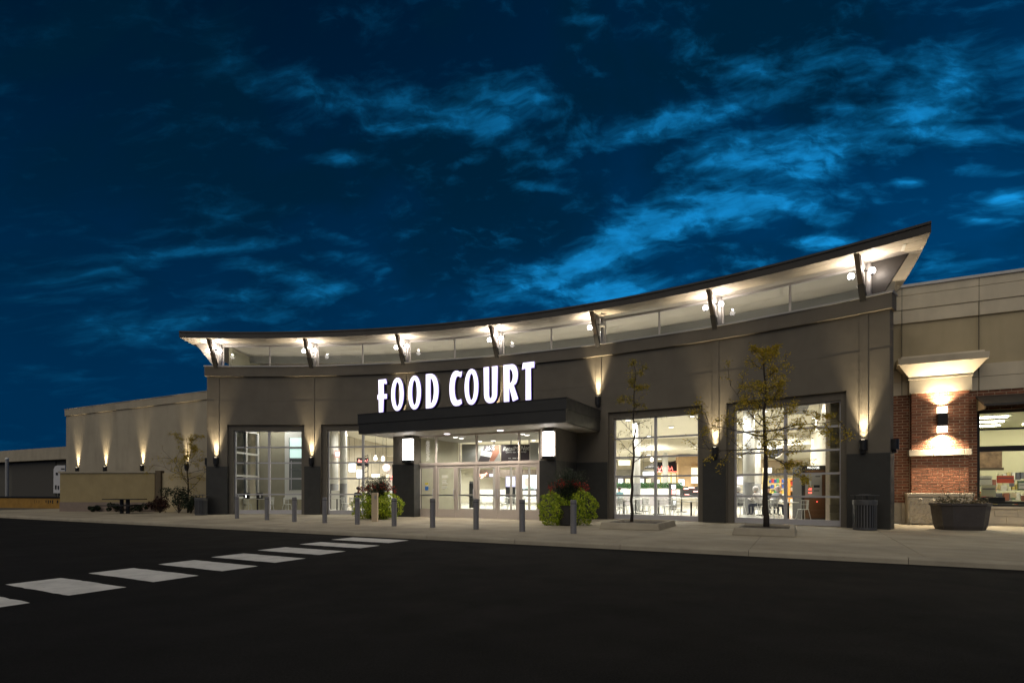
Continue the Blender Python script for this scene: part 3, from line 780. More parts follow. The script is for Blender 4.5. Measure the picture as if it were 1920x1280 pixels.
# wall right of the rightmost window, with stone pier
q0, q1 = Vector((11.35, 19.45)), Vector((17.7, 33.0)); w = Vector((q1.y - q0.y, -(q1.x - q0.x))).normalized() * .3
b = MB(); b.hexa([(p.x, p.y, FZ) for p in (q0, q0 + w, q1 + w, q1)] + [(p.x, p.y, 6.0) for p in (q0, q0 + w, q1 + w, q1)]); b.build('right_hall_wall', CREAM, inn)
pier = empty('stone_pier', D(1566, 978, 19.2)); attach(pier, inn)
PY = 19.05
p0, p1 = D(1556, 0, PY).x, D(1592, 0, PY).x
b = MB(); b.box(p0 + .02, p1, PY + .03, PY + .3, FZ, 4.5); b.build('core', MORTAR, pier)
TANS = mat('tan_pier_stone', (.42, .35, .22), .9, var=.2, vscale=5, bump=.6, bscale=30, objvar=.25)
zc = FZ
while zc < 4.4:
    h = rnd.choice((.19, .24, .30)); xc = p0
    while xc < p1 - .02:
        wd = min(rnd.uniform(.22, .42), p1 - xc)
        b = MB(); j = rnd.uniform(0, .02); b.box(xc + .006, xc + wd - .006, PY - .01 - j, PY + .05, zc + .006, zc + h - .006); b.build('stone', TANS, pier, bevel=.012)
        xc += wd
    zc += h

# interior columns, white above a grey dado
def column(x, ytop, ybase, Y, rad, name='column'):
    c = empty(name, D(x, ybase, Y)); attach(c, inn); p = D(x, 0, Y)
    b = MB(); b.tube([(p.x, p.y, FZ), (p.x, p.y, 1.72)], rad + .01, 20); b.build('dado', GREYP, c, smooth=False)
    b = MB(); b.tube([(p.x, p.y, 1.721), (p.x, p.y, 6.2)], rad, 20); b.build('shaft', WHITEP, c, smooth=True)
column(1404, 0, 964, 27.5, .27); column(1421, 0, 950, 33.5, .16)
column(1194, 0, 950, 32.0, .20); column(1247.5, 0, 940, 39.0, .19); column(644, 0, 955, 33.0, .21)
column(626, 0, 955, 35.5, .28)

# ceiling downlights
def downlight(p, rad=.14, m=None, name='ceiling_light', power=480):
    d_ = empty(name, p); attach(d_, inn)
    b = MB(); b.lathe([(rad * 1.3, .02), (rad * 1.3, -.01), (rad, -.012)], p, 14); b.build('trim', WHITEP, d_)
    b = MB(); b.lathe([(rad, -.016), (rad * .9, -.02)], p, 14); b.build('lens', m or L_DOWN, d_)
    spot('hall_spot', p - Vector((0, 0, .05)), (0, 0, -1), power, 160, .5, (1.0, .96, .89), d_, .03)
for i in range(9):
    for j in range(4):
        o = -6.2 - j * 2.5
        downlight(A(3.2 + i * 2.85 + (j % 2) * 1.4, o, 5.75 - (-o - 4.6) / 10.4 * 1.0 - .03))
for i in range(8):
    for o, z in ((-17.5, 3.9), (-21.5, 3.8)): downlight(A(1 + i * 3.6, o, z - .02))
fill_strip = fpart('hidden_fill_strip', lambda b: b.arc(S0 + .6, S1 - .6, -.60, -.72, 7.10, 7.14), emit('fill_strip_glow', (1.0, .97, .90), 6.5))  # added glowing strip, unseen behind the parapet, brightens the clerestory interior
downlight(D(505, 0, 30.2) + Vector((0, 0, 5.6 - D(505, 0, 30.2).z)), .14, power=170)

# low planter wall with hedge, mid hall
hp = empty('hedge_planter', D(1215, 945, 35), 'long low white planter wall topped with a clipped green hedge inside the hall', 'planter')
dbox(1150, 1268, 915, 927, 35, .5, 'coping', WHITEP, hp); dbox(1152, 1266, 927.2, 948, 35.05, .4, 'wall', mat('mauve_grey', (.36, .33, .34), .7), hp)
HEDGE = leafmat('hedge_leaf', (.02, .06, .02), (.05, .13, .04))
def leafball(fn, n, size, m, name, par, r=rnd, up=.3):
    b = MB()
    for _ in range(n):
        p, nrm = fn(); t = Vector((r.uniform(-1, 1), r.uniform(-1, 1), r.uniform(-1, 1))).normalized()
        nn = (nrm + t * .7).normalized(); u = nn.cross(Vector((r.uniform(-1, 1), r.uniform(-1, 1), r.uniform(-.4, .4)))).normalized(); v = nn.cross(u)
        l = size * r.uniform(.6, 1.25); w_ = l * .62
        b.add([p - u * l * .5, p + v * w_ * .5 + nn * l * .08, p + u * l * .55 - nn * l * .12, p - v * w_ * .5 + nn * l * .08], [(0, 1, 2, 3)])
    return b.build(name, m, par)
hx0, hx1 = D(1152, 0, 35.2).x, D(1280, 0, 35.2).x
leafball(lambda: (Vector((rnd.uniform(hx0, hx1), 35.2 + rnd.uniform(-.25, .25), rnd.uniform(1.42, 1.80))), Vector((rnd.uniform(-1, 1), -1, .6)).normalized()), 2600, .09, HEDGE, 'hedge', hp)

# food outlets along the back: lit fronts, dark bands, signs
def outlet(x0, x1, Y, label, wallm, band=None, ytop=858, ybase=938):
    t = empty('food_outlet', D((x0 + x1) / 2, ybase, Y), label, 'food outlet')
    dbox(x0, x1, ytop, ytop + 14, Y, .6, 'fascia_band', band or GREYP, t)
    dbox(x0, x1, ytop + 14.2, ybase, Y + 1.2, .1, 'back_panel', wallm, t)
    dbox(x0, x1, 917, ybase + 3, Y - .5, .5, 'counter', WHITEP, t)
    return t
L_MENU = emit('menu_glow', (1.0, .82, .45), 1.5)
YEL = mat('warm_yellow_wall', (.70, .56, .28), .7); TANB = mat('tan_brick_wall', (.42, .28, .15), .9, var=.15, vscale=6)
o1 = outlet(1156, 1228, 44, 'dark fronted food outlet at the back left, seen through the window right of the canopy', mat('dark_outlet_wall', (.18, .16, .14)), mat('dark_olive', (.14, .13, .10)), 880, 935)  # back panel is an even dark grey-brown
for k in range(5): dbox(1160 + k * 13, 1168 + k * 13, 897, 906, 44.9, .05, 'menu_board', L_SCRW if k % 3 == 0 else L_MENU, o1)
o2 = outlet(1231, 1272, 42, 'food outlet with black marquee edged in red neon at the back of the hall', YEL, BLACKM, 866, 935)
pA, pB = D(1229, 884, 41.6), D(1270, 862, 41.6)
b = MB(); b.prism([Vector((pA.x, 41.6, pA.z)), Vector((pB.x, 41.6, pA.z)), Vector((pB.x, 41.6, pB.z)), Vector((pA.x + .5, 41.6, pB.z - .35))], (0, .3, 0)); b.build('marquee', BLACKM, o2)
b = MB(); b.tube([(pA.x, 41.55, pA.z), (pB.x, 41.55, pA.z), (pB.x, 41.55, pB.z)], .035, 6); b.build('neon_edge', L_RED, o2)
b = MB()
for k in range(5): b.tube([(pA.x + .1 + k * .25, 41.55, pA.z + .15), (pA.x + .2 + k * .25, 41.55, pA.z + .38 + .05 * (k % 2)), (pA.x + .27 + k * .25, 41.55, pA.z + .12)], .03, 6)
b.build('neon_lettering', L_RED, o2)
for k in range(3): dbox(1240 + k * 10, 1247 + k * 10, 887, 905, 42.9, .05, 'menu_board', L_MENU, o2)
o3 = outlet(1272, 1330, 40, 'tan brick food outlet with a bright yellow opening at the right of the hall', TANB, TANB, 852, 930)
dbox(1296, 1312, 876, 906, 40.9, .1, 'bright_opening', L_MENU, o3); dbox(1272, 1296, 856, 930, 39.6, .4, 'brick_pier', TANB, o3)
dbox(1279, 1312, 912, 932, 36, .5, 'dark_counter', BLACKM, o3); b = MB()
for (x0, x1, y) in ((1282, 1291, 916), (1291, 1302, 914), (1300, 1308, 921), (1284, 1292, 927)):
    p = D(x0, y, 35.97); q = D(x1, y, 35.97); b.tube([p, q], .04, 6)
b.build('red_lights', L_RED, o3)
for (x0, x1, y0, y1, lab) in ((1229, 1236, 899, 908, 'small'), (1273, 1283, 898.5, 910, 'larger')):
    t = empty('display_screen', D(x0, y1, 36.5), '%s glowing white display screen above the hedge in the hall' % lab, 'screen'); dbox(x0, x1, y0, y1, 36.5, .06, 'screen_face', L_SCRW, t); dbox(x0 - .5, x1 + .5, y0 - .5, y1 + .5, 36.57, .05, 'bezel', BLACKM, t)
    b = MB(); p = D((x0 + x1) / 2, y1, 36.6); b.tube([(p.x, p.y, p.z), (p.x, p.y, FZ)], .04, 6); b.build('stand', BLACKM, t)

# pendant lamps
def pendant(x, y, Y, label, shade=True, rod=1.2):
    p = D(x, y, Y); t = empty('pendant_lamp', p, label, 'pendant lamp', 'pendant lamps in the hall')
    b = MB(); b.tube([p + Vector((0, 0, .2)), p + Vector((0, 0, rod))], .012, 6); b.build('rod', BLACKM, t)
    if shade:
        b = MB(); b.lathe([(.06, .22), (.16, .14), (.42, .02), (.44, -.02), (.38, -.05)], p, 20); b.build('shade', BLACKM, t)
        b = MB(); b.lathe([(.05, .36), (.09, .46), (.05, .60)], p, 10); b.build('bulb', L_PEND, t)
    else:
        b = MB(); b.lathe([(.02, .22), (.08, .10), (.10, 0), (.05, -.08)], p, 12); b.build('bulb', L_PEND, t)
pendant(1222, 876, 33, 'black saucer pendant lamp hanging in the hall behind the window right of the canopy', True, 2.9)
pendant(704, 860, 34, 'flame shaped pendant bulb nearer the white column, left of the canopy', False, 2.0); pendant(718, 861, 34.5, 'flame shaped pendant bulb above the red round sign', False, 2.0)

# outlet behind the second window: bright white counter, red signs
o4 = outlet(612, 760, 44, 'bright white food outlet seen through the window left of the entrance', WHITEP, CREAM, 850, 945)
for k in range(7): dbox(672 + k * 12, 681 + k * 12, 886 + (k % 3) * 3, 899, 44.5, .05, 'menu_board', (L_WHITE, L_MENU, L_RED)[k % 3], o4)
dbox(621, 639, 919, 962, 34.6, .4, 'white_counter', WHITEP, o4)
RED = mat('sign_red', (.62, .03, .02), .5)
t = empty('round_red_sign', D(724, 876, 38), 'round red sign with white lettering hung in the hall', 'sign')
p = D(724, 876, 38); b = MB(); rr = 7.3 / F * 38
b.prism([(p.x + rr * math.cos(R_(k * 15)), p.y, p.z + rr * math.sin(R_(k * 15))) for k in range(24)], (0, .08, 0)); b.build('disc', emit('lit_red', (.75, .03, .02), .9), t)
b = MB()
for k, hgt in enumerate((.10, .16, .16, .12)): b.box(p.x - .17 + k * .09, p.x - .11 + k * .09, p.y - .02, p.y - .005, p.z - .08, p.z - .08 + hgt)
b.build('white_letters', L_WHITE, t)
b = MB(); b.tube([p + Vector((0, .04, rr)), p + Vector((0, .04, 2.2))], .015, 6); b.build('hanger', BLACKM, t)
t = empty('red_lit_sign', D(680, 866, 36), 'black hanging sign with red lit script beside the steel ladder stand', 'sign')
dbox(669, 691, 858, 873, 36, .15, 'panel', BLACKM, t); b = MB()
for k in range(5): b.tube([D(671 + k * 4, 868, 35.98), D(673 + k * 4, 861 + (k % 2) * 2, 35.98), D(675 + k * 4, 868, 35.98)], .035, 6)
b.build('red_script', L_RED, t)
b = MB(); p = D(680, 858, 36.08); b.tube([p, p + Vector((0, 0, 2))], .015, 6); b.build('hanger', BLACKM, t)
t = empty('red_poster_sign', D(632, 851, 35), 'small red and white sign on the white column left of the entrance', 'sign')
dbox(628, 637, 844, 857, 35, .08, 'panel', emit('lit_red2', (.8, .05, .04), .8), t); dbox(628.5, 636.5, 848, 850.5, 34.98, .01, 'white_line', L_WHITE, t); dbox(629, 636, 852.5, 854, 34.98, .01, 'white_line', L_WHITE, t)
t = empty('ladder_stand', D(686, 945, 35.5), 'tall black steel ladder-like stand in the hall left of the entrance', 'stand'); b = MB()
for x in (682, 690): b.tube([D(x, 955, 35.5), D(x, 852, 35.5)], .03, 6)
b.build('uprights', BLACKM, t)
for k in range(9):
    b = MB(); b.tube([D(682, 856 + k * 10, 35.5), D(690, 856 + k * 10 - 3, 35.5)], .022, 6); b.build('rung', BLACKM, t)
t = empty('white_panel_display', D(673, 945, 36.4), 'glowing white upright panel behind the ladder stand', 'screen'); dbox(669, 678, 880, 896, 36.4, .06, 'panel', L_SCRW, t)
b = MB(); b.tube([D(673.5, 896, 36.5), D(673.5, 948, 36.5)], .03, 6); b.build('stand', BLACKM, t)

# round sign and kiosk behind the far right window
t = empty('round_hall_sign', D(1451, 841, 34), 'large dark oval hall sign with white lit lettering and a tan rim', 'sign')
p = D(1451, 841, 34); rx, rz_ = 19 / F * 34, 17.5 / F * 34
b = MB(); b.prism([(p.x + rx * math.cos(R_(k * 12)), p.y, p.z + rz_ * math.sin(R_(k * 12))) for k in range(30)], (0, .12, 0)); b.build('rim', emit('tan_rim', (.9, .55, .25), .5), t)
b = MB(); b.prism([(p.x + rx * .9 * math.cos(R_(k * 12)), p.y - .03, p.z + rz_ * .9 * math.sin(R_(k * 12))) for k in range(30)], (0, .02, 0)); b.build('disc', mat('sign_navy', (.03, .035, .05), .5), t)
b = MB(); xq = -.46
for k, wq in enumerate((.13, .11, .14, .06, .12, .14, .11)):
    zq = -.08 + k * .022
    b.box(p.x + xq, p.x + xq + wq, p.y - .06, p.y - .032, p.z + zq, p.z + zq + .27)
    xq += wq + .025
b.build('lit_letters', L_WHITE, t)
b = MB(); b.tube([p + Vector((0, .06, rz_)), p + Vector((0, .06, 1.4))], .02, 6); b.build('hanger', BLACKM, t)
o5 = outlet(1430, 1505, 37, 'yellow lit snack outlet with shelves behind the seated people', YEL, mat('dark_tan', (.25, .19, .12)), 862, 938)
for k in range(8): dbox(1438 + k * 6, 1442.5 + k * 6, 875, 895, 38.1, .04, 'slat', mat('slat_tan', (.30, .24, .14)), o5)
dbox(1432, 1447, 868, 886, 37.9, .05, 'menu_board', L_WHITE, o5)
prod = [mat('pack_%d' % i, c) for i, c in enumerate([(.6, .05, .04), (.05, .10, .35), (.7, .55, .1), (.7, .7, .65), (.05, .25, .10), (.5, .2, .05)])]
for r_ in range(3):
    dbox(1432, 1476, 905 + r_ * 10, 906 + r_ * 10, 36.0, .4, 'shelf', TANB, o5)
    for k in range(9): dbox(1433 + k * 4.8, 1436.6 + k * 4.8, 905 + r_ * 10 - rnd.uniform(4, 8), 905 + r_ * 10 - .1, 36.1, .15, 'pack', rnd.choice(prod), o5)
t = empty('orange_cabinet', D(1488, 936, 33), 'orange framed glass display cabinet beside the photo booth', 'cabinet')
ORA = mat('orange_wood', (.62, .25, .04), .5)
for (x0, x1, y0, y1) in ((1479.5, 1482, 897, 935), (1495, 1497.5, 897, 935), (1482, 1495, 897, 900), (1482, 1495, 930.5, 935), (1482, 1495, 909, 910.5), (1482, 1495, 919.5, 921)): dbox(x0, x1, y0, y1, 33, .4, 'frame', ORA, t)
dbox(1482, 1495, 900, 930.5, 33.3, .05, 'back', mat('cab_dark', (.05, .04, .03)), t)
for k in range(6): dbox(1483 + (k % 3) * 4, 1486 + (k % 3) * 4, 902 + (k // 3) * 11, 909 + (k // 3) * 11, 33.15, .1, 'pack', prod[k], t)
for x in (1480.5, 1496): dbox(x - 1, x + 1, 935, 947, 33.05, .1, 'leg', ORA, t)
t = empty('photo_booth', D(1526, 974, 22.9), 'dark brown photo booth machine just inside the far right window', 'photo booth')
BRN = mat('booth_brown', (.16, .075, .03), .4, var=.1); BRD = mat('booth_dark', (.035, .03, .028), .4)
dbox(1503, 1552, 872, 973, 22.9, .75, 'cabinet', BRD, t); dbox(1509, 1547, 932, 971, 22.88, .019, 'front_panel', BRN, t); dbox(1509, 1547, 881, 930, 22.88, .019, 'upper_panel', BRN, t)
dbox(1510, 1541, 887, 929, 22.87, .009, 'poster', mat('poster_grey', (.42, .42, .42), .4), t)
for (x0, x1, y0, y1, m_) in ((1526, 1537, 909, 913.5, BLACKM), (1526, 1536, 918, 921, GREYP), (1516, 1522, 915, 918, L_RED), (1516, 1522, 922, 924.5, L_RED), (1512, 1516, 895, 908, BLACKM), (1517, 1521, 900, 912, prod[3]), (1529, 1538, 892, 893.5, BLACKM)):
    dbox(x0, x1, y0, y1, 22.86, .008, 'print_and_reflection', m_, t)  # printed pieces; the red ones glow as painted neon reflections
flat_text('PHOTOS', .125, 'lettering', L_WHITE, t, D(1525, 876.5, 22.85))
b = MB(); b.lathe([(.02, -.02), (.03, 0), (.02, .02)], D(1532, 940, 22.86), 8); b.build('red_button', L_RED, t)
# dark skylight well in the ceiling seen through the far right window
b = MB(); b.prism([D(1483, 758, 24.6), D(1518, 758, 24.6), D(1510, 776, 26.0), D(1478, 776, 26.0)], (0, 0, .04)); b.build('skylight_well', BLACKM, inn)

# ---- vestibule interior
IB = 24.3
b = MB(); b.mbox(pa[0] - .25, pa[0] - .12, VD + .13, IB, PZ, 3.8); b.build('vestibule_wall', OLIVE, ves)
b = MB(); b.mbox(pa[0] - .3, VA1 - .31, VD + .13, IB + .1, 3.785, 3.81); b.build('vestibule_ceiling', mat('vest_ceiling', (.44, .42, .38), .7), ves)
b = MB(); b.mbox(pa[0] - .3, VA1 - .31, VD - .05, IB + .1, PZ - .01, PZ + .006); b.build('vestibule_floor', mat('tile_floor', (.42, .36, .28), .5, var=.1), ves)
L_VES = emit('vestibule_lens', (1.0, .92, .86), 5)
for (x, y) in ((854, 819.5), (865, 821.5), (979, 813.5), (988, 815.5), (900, 827), (925, 826)):
    p = D(x, y, (3.77 - HC) * F / (HZ - y)); downlight(Vector((p.x, p.y, 3.78)), .11, L_VES, power=65)
inner_x = [862, 893, 926, 958, 992, 1030]
ia = [ax(x, IB) for x in inner_x]
iw = empty('inner_doors', M(ia[2], IB, PZ)); attach(iw, ves)
b = MB(); b.mbox(ia[0] - .8, ia[-1] + .4, IB - .03, IB + .07, 2.46, 2.60); b.build('header', ALU_D, iw)
b = MB(); b.mbox(ia[0] - .75, ia[0] - .25, IB - .02, IB + .10, PZ, 3.78); b.build('jamb', mat('teal_grey', (.17, .20, .18), .6), iw)
for i, a in enumerate(ia):
    b = MB(); b.mbox(a - .05, a + .05, IB - .02, IB + .06, PZ, 2.459); b.mbox(a - .025, a + .025, IB - .015, IB + .055, 2.601, 3.78); b.build('post', ALU_D, iw)
for i in range(5):
    b = MB(); b.mbox(ia[i] + .052, ia[i + 1] - .052, IB, IB + .04, PZ + .01, .40); b.mbox(ia[i] + .052, ia[i + 1] - .052, IB, IB + .04, 1.08, 1.13); b.build('door_rail', ALU_D, iw)
    b = MB(); b.add([M(ia[i] + .05, IB + .02, .4), M(ia[i + 1] - .05, IB + .02, .4), M(ia[i + 1] - .05, IB + .02, 2.45), M(ia[i] + .05, IB + .02, 2.45)], [(0, 1, 2, 3)]); b.build('pane', GLASS, iw)
# banner over the inner doors
ban = empty('advert_banner', M(ax(945, IB - .05), IB - .05, 2.65), 'advert banner over the inner doors, phone photo beside dark panel with white script', 'banner')
bb = IB - .05
DKP = mat('banner_plum', (.035, .022, .024), .6); SKIN0 = mat('banner_hand', (.30, .13, .08), .6); PALE = mat('banner_pale', (.34, .34, .31), .6); PHN = mat('banner_phone', (.06, .05, .05), .5)
vin(866, 893.5, 832, 866, bb, PALE, 'pale_panel', ban); vin(894, 938, 834, 866.5, bb, PALE, 'photo_panel', ban); vin(939.6, 993, 833, 866.5, bb, DKP, 'dark_panel', ban)
vin(993.6, 1010, 829, 866.5, bb, PALE, 'pale_panel', ban)
def poly(pts, off, m, name, par):
    q = MB(); q.add([M(ax(x, bb - off), bb - off, zb(x, y, bb - off)) for x, y in pts], [tuple(range(len(pts)))]); return q.build(name, m, par)
poly([(909, 834.5), (928, 834.5), (916, 866), (896, 866)], .004, PHN, 'phone', ban)
poly([(928, 835), (937, 835), (936, 848), (925, 866), (917, 866), (922, 850)], .005, SKIN0, 'hand', ban)
poly([(904, 844), (923, 848), (920, 857), (901, 853)], .006, WHT, 'barcode_card', ban)
for k in range(9): poly([(906 + k * 1.7, 846 + k * .35), (906.8 + k * 1.7, 846.2 + k * .35), (905.6 + k * 1.7, 852.4 + k * .35), (904.8 + k * 1.7, 852.2 + k * .35)], .008, BLACKM, 'barcode_bar', ban)
def mtext(txt, x, y, size, m, par, off, shear=0.0, tilt=0.0, xs=1.0):
    p = M(ax(x, bb - off), bb - off, zb(x, y, bb - off)); return flat_text(txt, size, 'lettering', m, par, p, -AR, tilt, shear, xs)
mtext('25%', 918, 839.5, .34, WHT, ban, .010, .2, 0)
mtext('RetailMeNot', 966.5, 840.5, .30, WHT, ban, .008, .35, 0, .92)
mtext('Get the app. Save today!', 967.5, 846.8, .115, WHT, ban, .008, 0, 0, 1.0)
for (x0, x1, y) in ((953, 958, 858), (961, 968, 858), (970, 974, 858), (953, 963, 863)): vin(x0, x1, y, y + 1.2, bb - .008, WHT, 'small_print', ban)

# screens in the hall beyond the doors
t = empty('advert_screen', D(955, 915, 34), 'blue display screen with white capitals seen through the entrance doors', 'screen')
dbox(948.5, 966, 893, 912, 34, .12, 'screen_face', L_SCR, t); dbox(948, 966.5, 912.2, 945, 34.02, .1, 'cabinet', BLACKM, t)
flat_text('ADVERTISE', .10, 'lettering', L_WHITE, t, D(957, 898.5, 33.97)); flat_text('HERE', .22, 'lettering', L_WHITE, t, D(957, 903, 33.97)); dbox(952, 963, 906.5, 907.7, 33.98, .01, 'small_print', L_WHITE, t)
t = empty('television_screen', D(992, 925, 33), 'bright television screen showing a head in profile, seen through the rightmost door', 'screen')
dbox(978.5, 1006, 890, 916, 33, .1, 'screen_face', L_SCRW, t); b = MB(); p = D(988, 903, 32.99)
b.prism([(p.x + .18 * math.cos(R_(k * 20)) * (1 if k > 4 else 1.1), p.y, p.z + .27 * math.sin(R_(k * 20))) for k in range(18)], (0, .005, 0)); b.build('picture_head', emit('pic_skin', (.45, .25, .16), .8), t)
dbox(984, 1001, 911, 916, 32.985, .005, 'picture_shoulders', emit('pic_green', (.25, .65, .45), .8), t)
dbox(978, 1006.5, 916.2, 919, 33, .1, 'bezel', BLACKM, t); b = MB(); b.tube([D(992, 919, 33.05), D(992, 952, 33.05)], .05, 6); b.build('stand', BLACKM, t)
t = empty('hall_litter_bin', D(883, 955, 29.5), 'black litter cabinet just inside the middle entrance doors', 'litter bin')
dbox(879.5, 888, 905, 952, 29.5, .45, 'cabinet', BLACKM, t, bevel=.03); dbox(880, 887.5, 902, 904.9, 29.52, .4, 'lid', GREYP, t)
o6 = outlet(890, 1010, 45, 'dim outlet with orange neon at the back, seen through the doors', CREAM, mat('fascia_brown', (.12, .09, .07)), 880, 938)
b = MB(); b.tube([D(897, 891, 44.4), D(911, 890, 44.4)], .10, 6); b.tube([D(902, 896, 44.4), D(913, 886, 44.4)], .07, 6); b.build('neon_sign', emit('orange_neon', (1, .16, .08), 2.5), o6)
dbox(918, 926, 888, 893, 44.4, .05, 'blue_sign', emit('blue_sign', (.2, .3, 1), 1.5), o6)
# ------------------------------------------------------------------ tables, chairs, people in the hall
def make_chair():
    t = empty('cafe_chair', (0, 0, 0))
    b = MB(); b.lathe([(.12, .440), (.20, .448), (.215, .455), (.20, .462), (.10, .458)], (0, 0, 0), 16); b.build('seat', CHAIRM, t, local=True)
    b = MB(); n = 9
    arc_ = [Vector((.20 * math.sin(R_(-75 + 150 * i / (n - 1))), .19 * math.cos(R_(-75 + 150 * i / (n - 1))), .80)) for i in range(n)]
    b.tube(arc_, .014, 6)
    b.tube([Vector((p.x * .98, p.y * .96, .64)) for p in arc_], .009, 6)
    for i in range(1, n - 1): b.tube([arc_[i], Vector((arc_[i].x * .9, arc_[i].y * .9, .455))], .008, 5)
    for i in (0, n - 1): b.tube([arc_[i], Vector((arc_[i].x * .95, arc_[i].y - .02, .455))], .012, 6)
    b.build('backrest', CHAIRM, t, local=True)
    for sx_, sy_ in ((1, 1), (1, -1), (-1, 1), (-1, -1)):
        b = MB(); b.tube([(.13 * sx_, .13 * sy_, .445), (.21 * sx_, .20 * sy_, 0)], .012, 6); b.build('leg', CHAIRM, t, local=True)
    return t
def make_table():
    t = empty('cafe_table', (0, 0, 0))
    b = MB(); b.lathe([(.36, .715), (.38, .72), (.38, .742), (.37, .745)], (0, 0, 0), 24); b.build('tabletop', TABLEM, t, local=True)
    b = MB(); b.tube([(0, 0, .04), (0, 0, .714)], .038, 10); b.build('pedestal', BLACKM, t, local=True)
    b = MB(); b.box(-.30, .30, -.03, .03, 0, .035); b.box(-.03, .03, -.30, -.031, 0, .034); b.box(-.03, .03, .031, .30, 0, .034); b.build('foot', BLACKM, t, local=True)
    return t
ch0, tb0 = make_chair(), make_table()
spots = [  # table x, depth, chair bearings, where it is
    (1170, 24.6, (100, 250), 'left in the window right of the canopy'), (1235, 27.5, (20, 150, 265), 'mid window right of the canopy'),
    (1296, 23.2, (170, 285), 'right in the window right of the canopy'), (1205, 31, (60, 200), 'in front of the hedge planter'), (1278, 30.5, (100, 220), 'below the red lit counter'),
    (1478, 21.9, (5, 175), 'in front of the photo booth'), (1430, 26.5, (), 'between the seated people'),
    (483, 29.6, (170, 30), 'in the leftmost window'), (556, 29.3, (160,), 'right in the leftmost window'), (632, 30.5, (10, 190), 'beside the white counter'), (668, 31.5, (190,), 'beside the person in dark clothes'),
    (925, 31.5, (0, 180), 'beyond the middle entrance doors'), (958, 30.5, (10, 170, 270), 'below the blue display screen'), (992, 30.0, (20, 190), 'below the television screen'), (1192, 28.5, (170, 300), 'beside the white hall column'),
]
fc = ft = True
side8 = ['first', 'second', 'third']
for (x, Y, bear, where) in spots:
    p = D(x, HZ, Y)
    t = tb0 if ft else copy_tree(tb0); ft = False
    t.location = (p.x, p.y, FZ); t.rotation_euler = (0, 0, R_(rnd.uniform(0, 90)))
    tag(t, 'round cafe table ' + where, 'table', 'food court tables')
    for i, an in enumerate(bear):
        c = ch0 if fc else copy_tree(ch0); fc = False
        q = Vector((p.x, p.y)) + Vector((math.cos(R_(an)), math.sin(R_(an)))) * .62
        c.location = (q.x, q.y, FZ); c.rotation_euler = (0, 0, R_(an - 90 + rnd.uniform(-15, 15)))
        tag(c, 'white cafe chair %s the table %s' % ('left of' if math.cos(R_(an)) < -.3 else 'right of' if math.cos(R_(an)) > .3 else ('behind' if math.sin(R_(an)) > 0 else 'in front of'), where), 'chair', 'food court chairs')
# hanging menu panels and a drinks cooler, so that the hall reads busy
for i, (x0, x1, y0, y1, Y, mm, lab) in enumerate(((1160, 1182, 862, 872, 40, L_MENU, 'yellow hanging menu panel at the left of the window right of the canopy'), (1206, 1226, 884, 893, 41, L_SCRW, 'white hanging menu panel behind the saucer lamp'), (654, 666, 868, 884, 37, L_SCRW, 'white hanging menu panel beside the white column left of the entrance'), (696, 712, 888, 898, 40, L_MENU, 'yellow hanging menu panel left of the entrance column'), (1384, 1393, 893, 908, 33, L_SCR, 'blue lit panel behind the person at the far right window'))):
    t = empty('hanging_panel', D((x0 + x1) / 2, y1, Y), lab, 'menu panel', 'hanging menu panels'); dbox(x0, x1, y0, y1, Y, .08, 'panel_face', mm, t)
    dbox(x0 - .5, x1 + .5, y0 - .6, y0 - .05, Y - .01, .1, 'top_rail', BLACKM, t)
    for x in (x0 + 1, x1 - 1):
        p = D(x, y0, Y + .05); b = MB(); b.tube([p, Vector((p.x, p.y, 4.0 if Y > 39 else 4.8))], .01, 5); b.build('wire', BLACKM, t)
for i, (x0, x1, Y, lab) in enumerate(((1258, 1268, 33.5, 'dark drinks cooler with lit shelves before the hedge planter end'), (706, 718, 36, 'drinks cooler with lit shelves left of the entrance column'))):
    t = empty('drinks_cooler', D((x0 + x1) / 2, 950, Y), lab, 'drinks cooler'); p, q = D(x0, 0, Y), D(x1, 0, Y)
    b = MB(); b.box(p.x, q.x, Y, Y + .5, FZ, 1.75); b.build('cabinet', BLACKM, t)
    for r_ in range(4):
        b = MB(); b.box(p.x + .04, q.x - .04, Y - .012, Y - .002, .45 + r_ * .32, .70 + r_ * .32); b.build('lit_shelf', (L_SCRW, L_MENU, L_RED, L_SCRW)[r_], t)
# napkin boxes on the leftmost table
for i, x in enumerate((461, 486)):
    t = empty('napkin_box', D(x, 930, 29.6), 'black napkin box with a bright front on the leftmost table, %s one' % ('left' if i == 0 else 'right'), 'napkin box')
    p = D(x, HZ, 29.55 + .1 * i); b = MB(); b.box(p.x - .15, p.x + .15, p.y, p.y + .15, FZ + .745, FZ + 1.05); b.build('case', BLACKM, t, bevel=.01)
    b = MB(); b.box(p.x - .02 + .03 * i, p.x + .03 + .07 * i, p.y - .006, p.y - .001, FZ + .80, FZ + .98); b.build('napkins', L_WHITE if i == 0 else WHITEP, t)

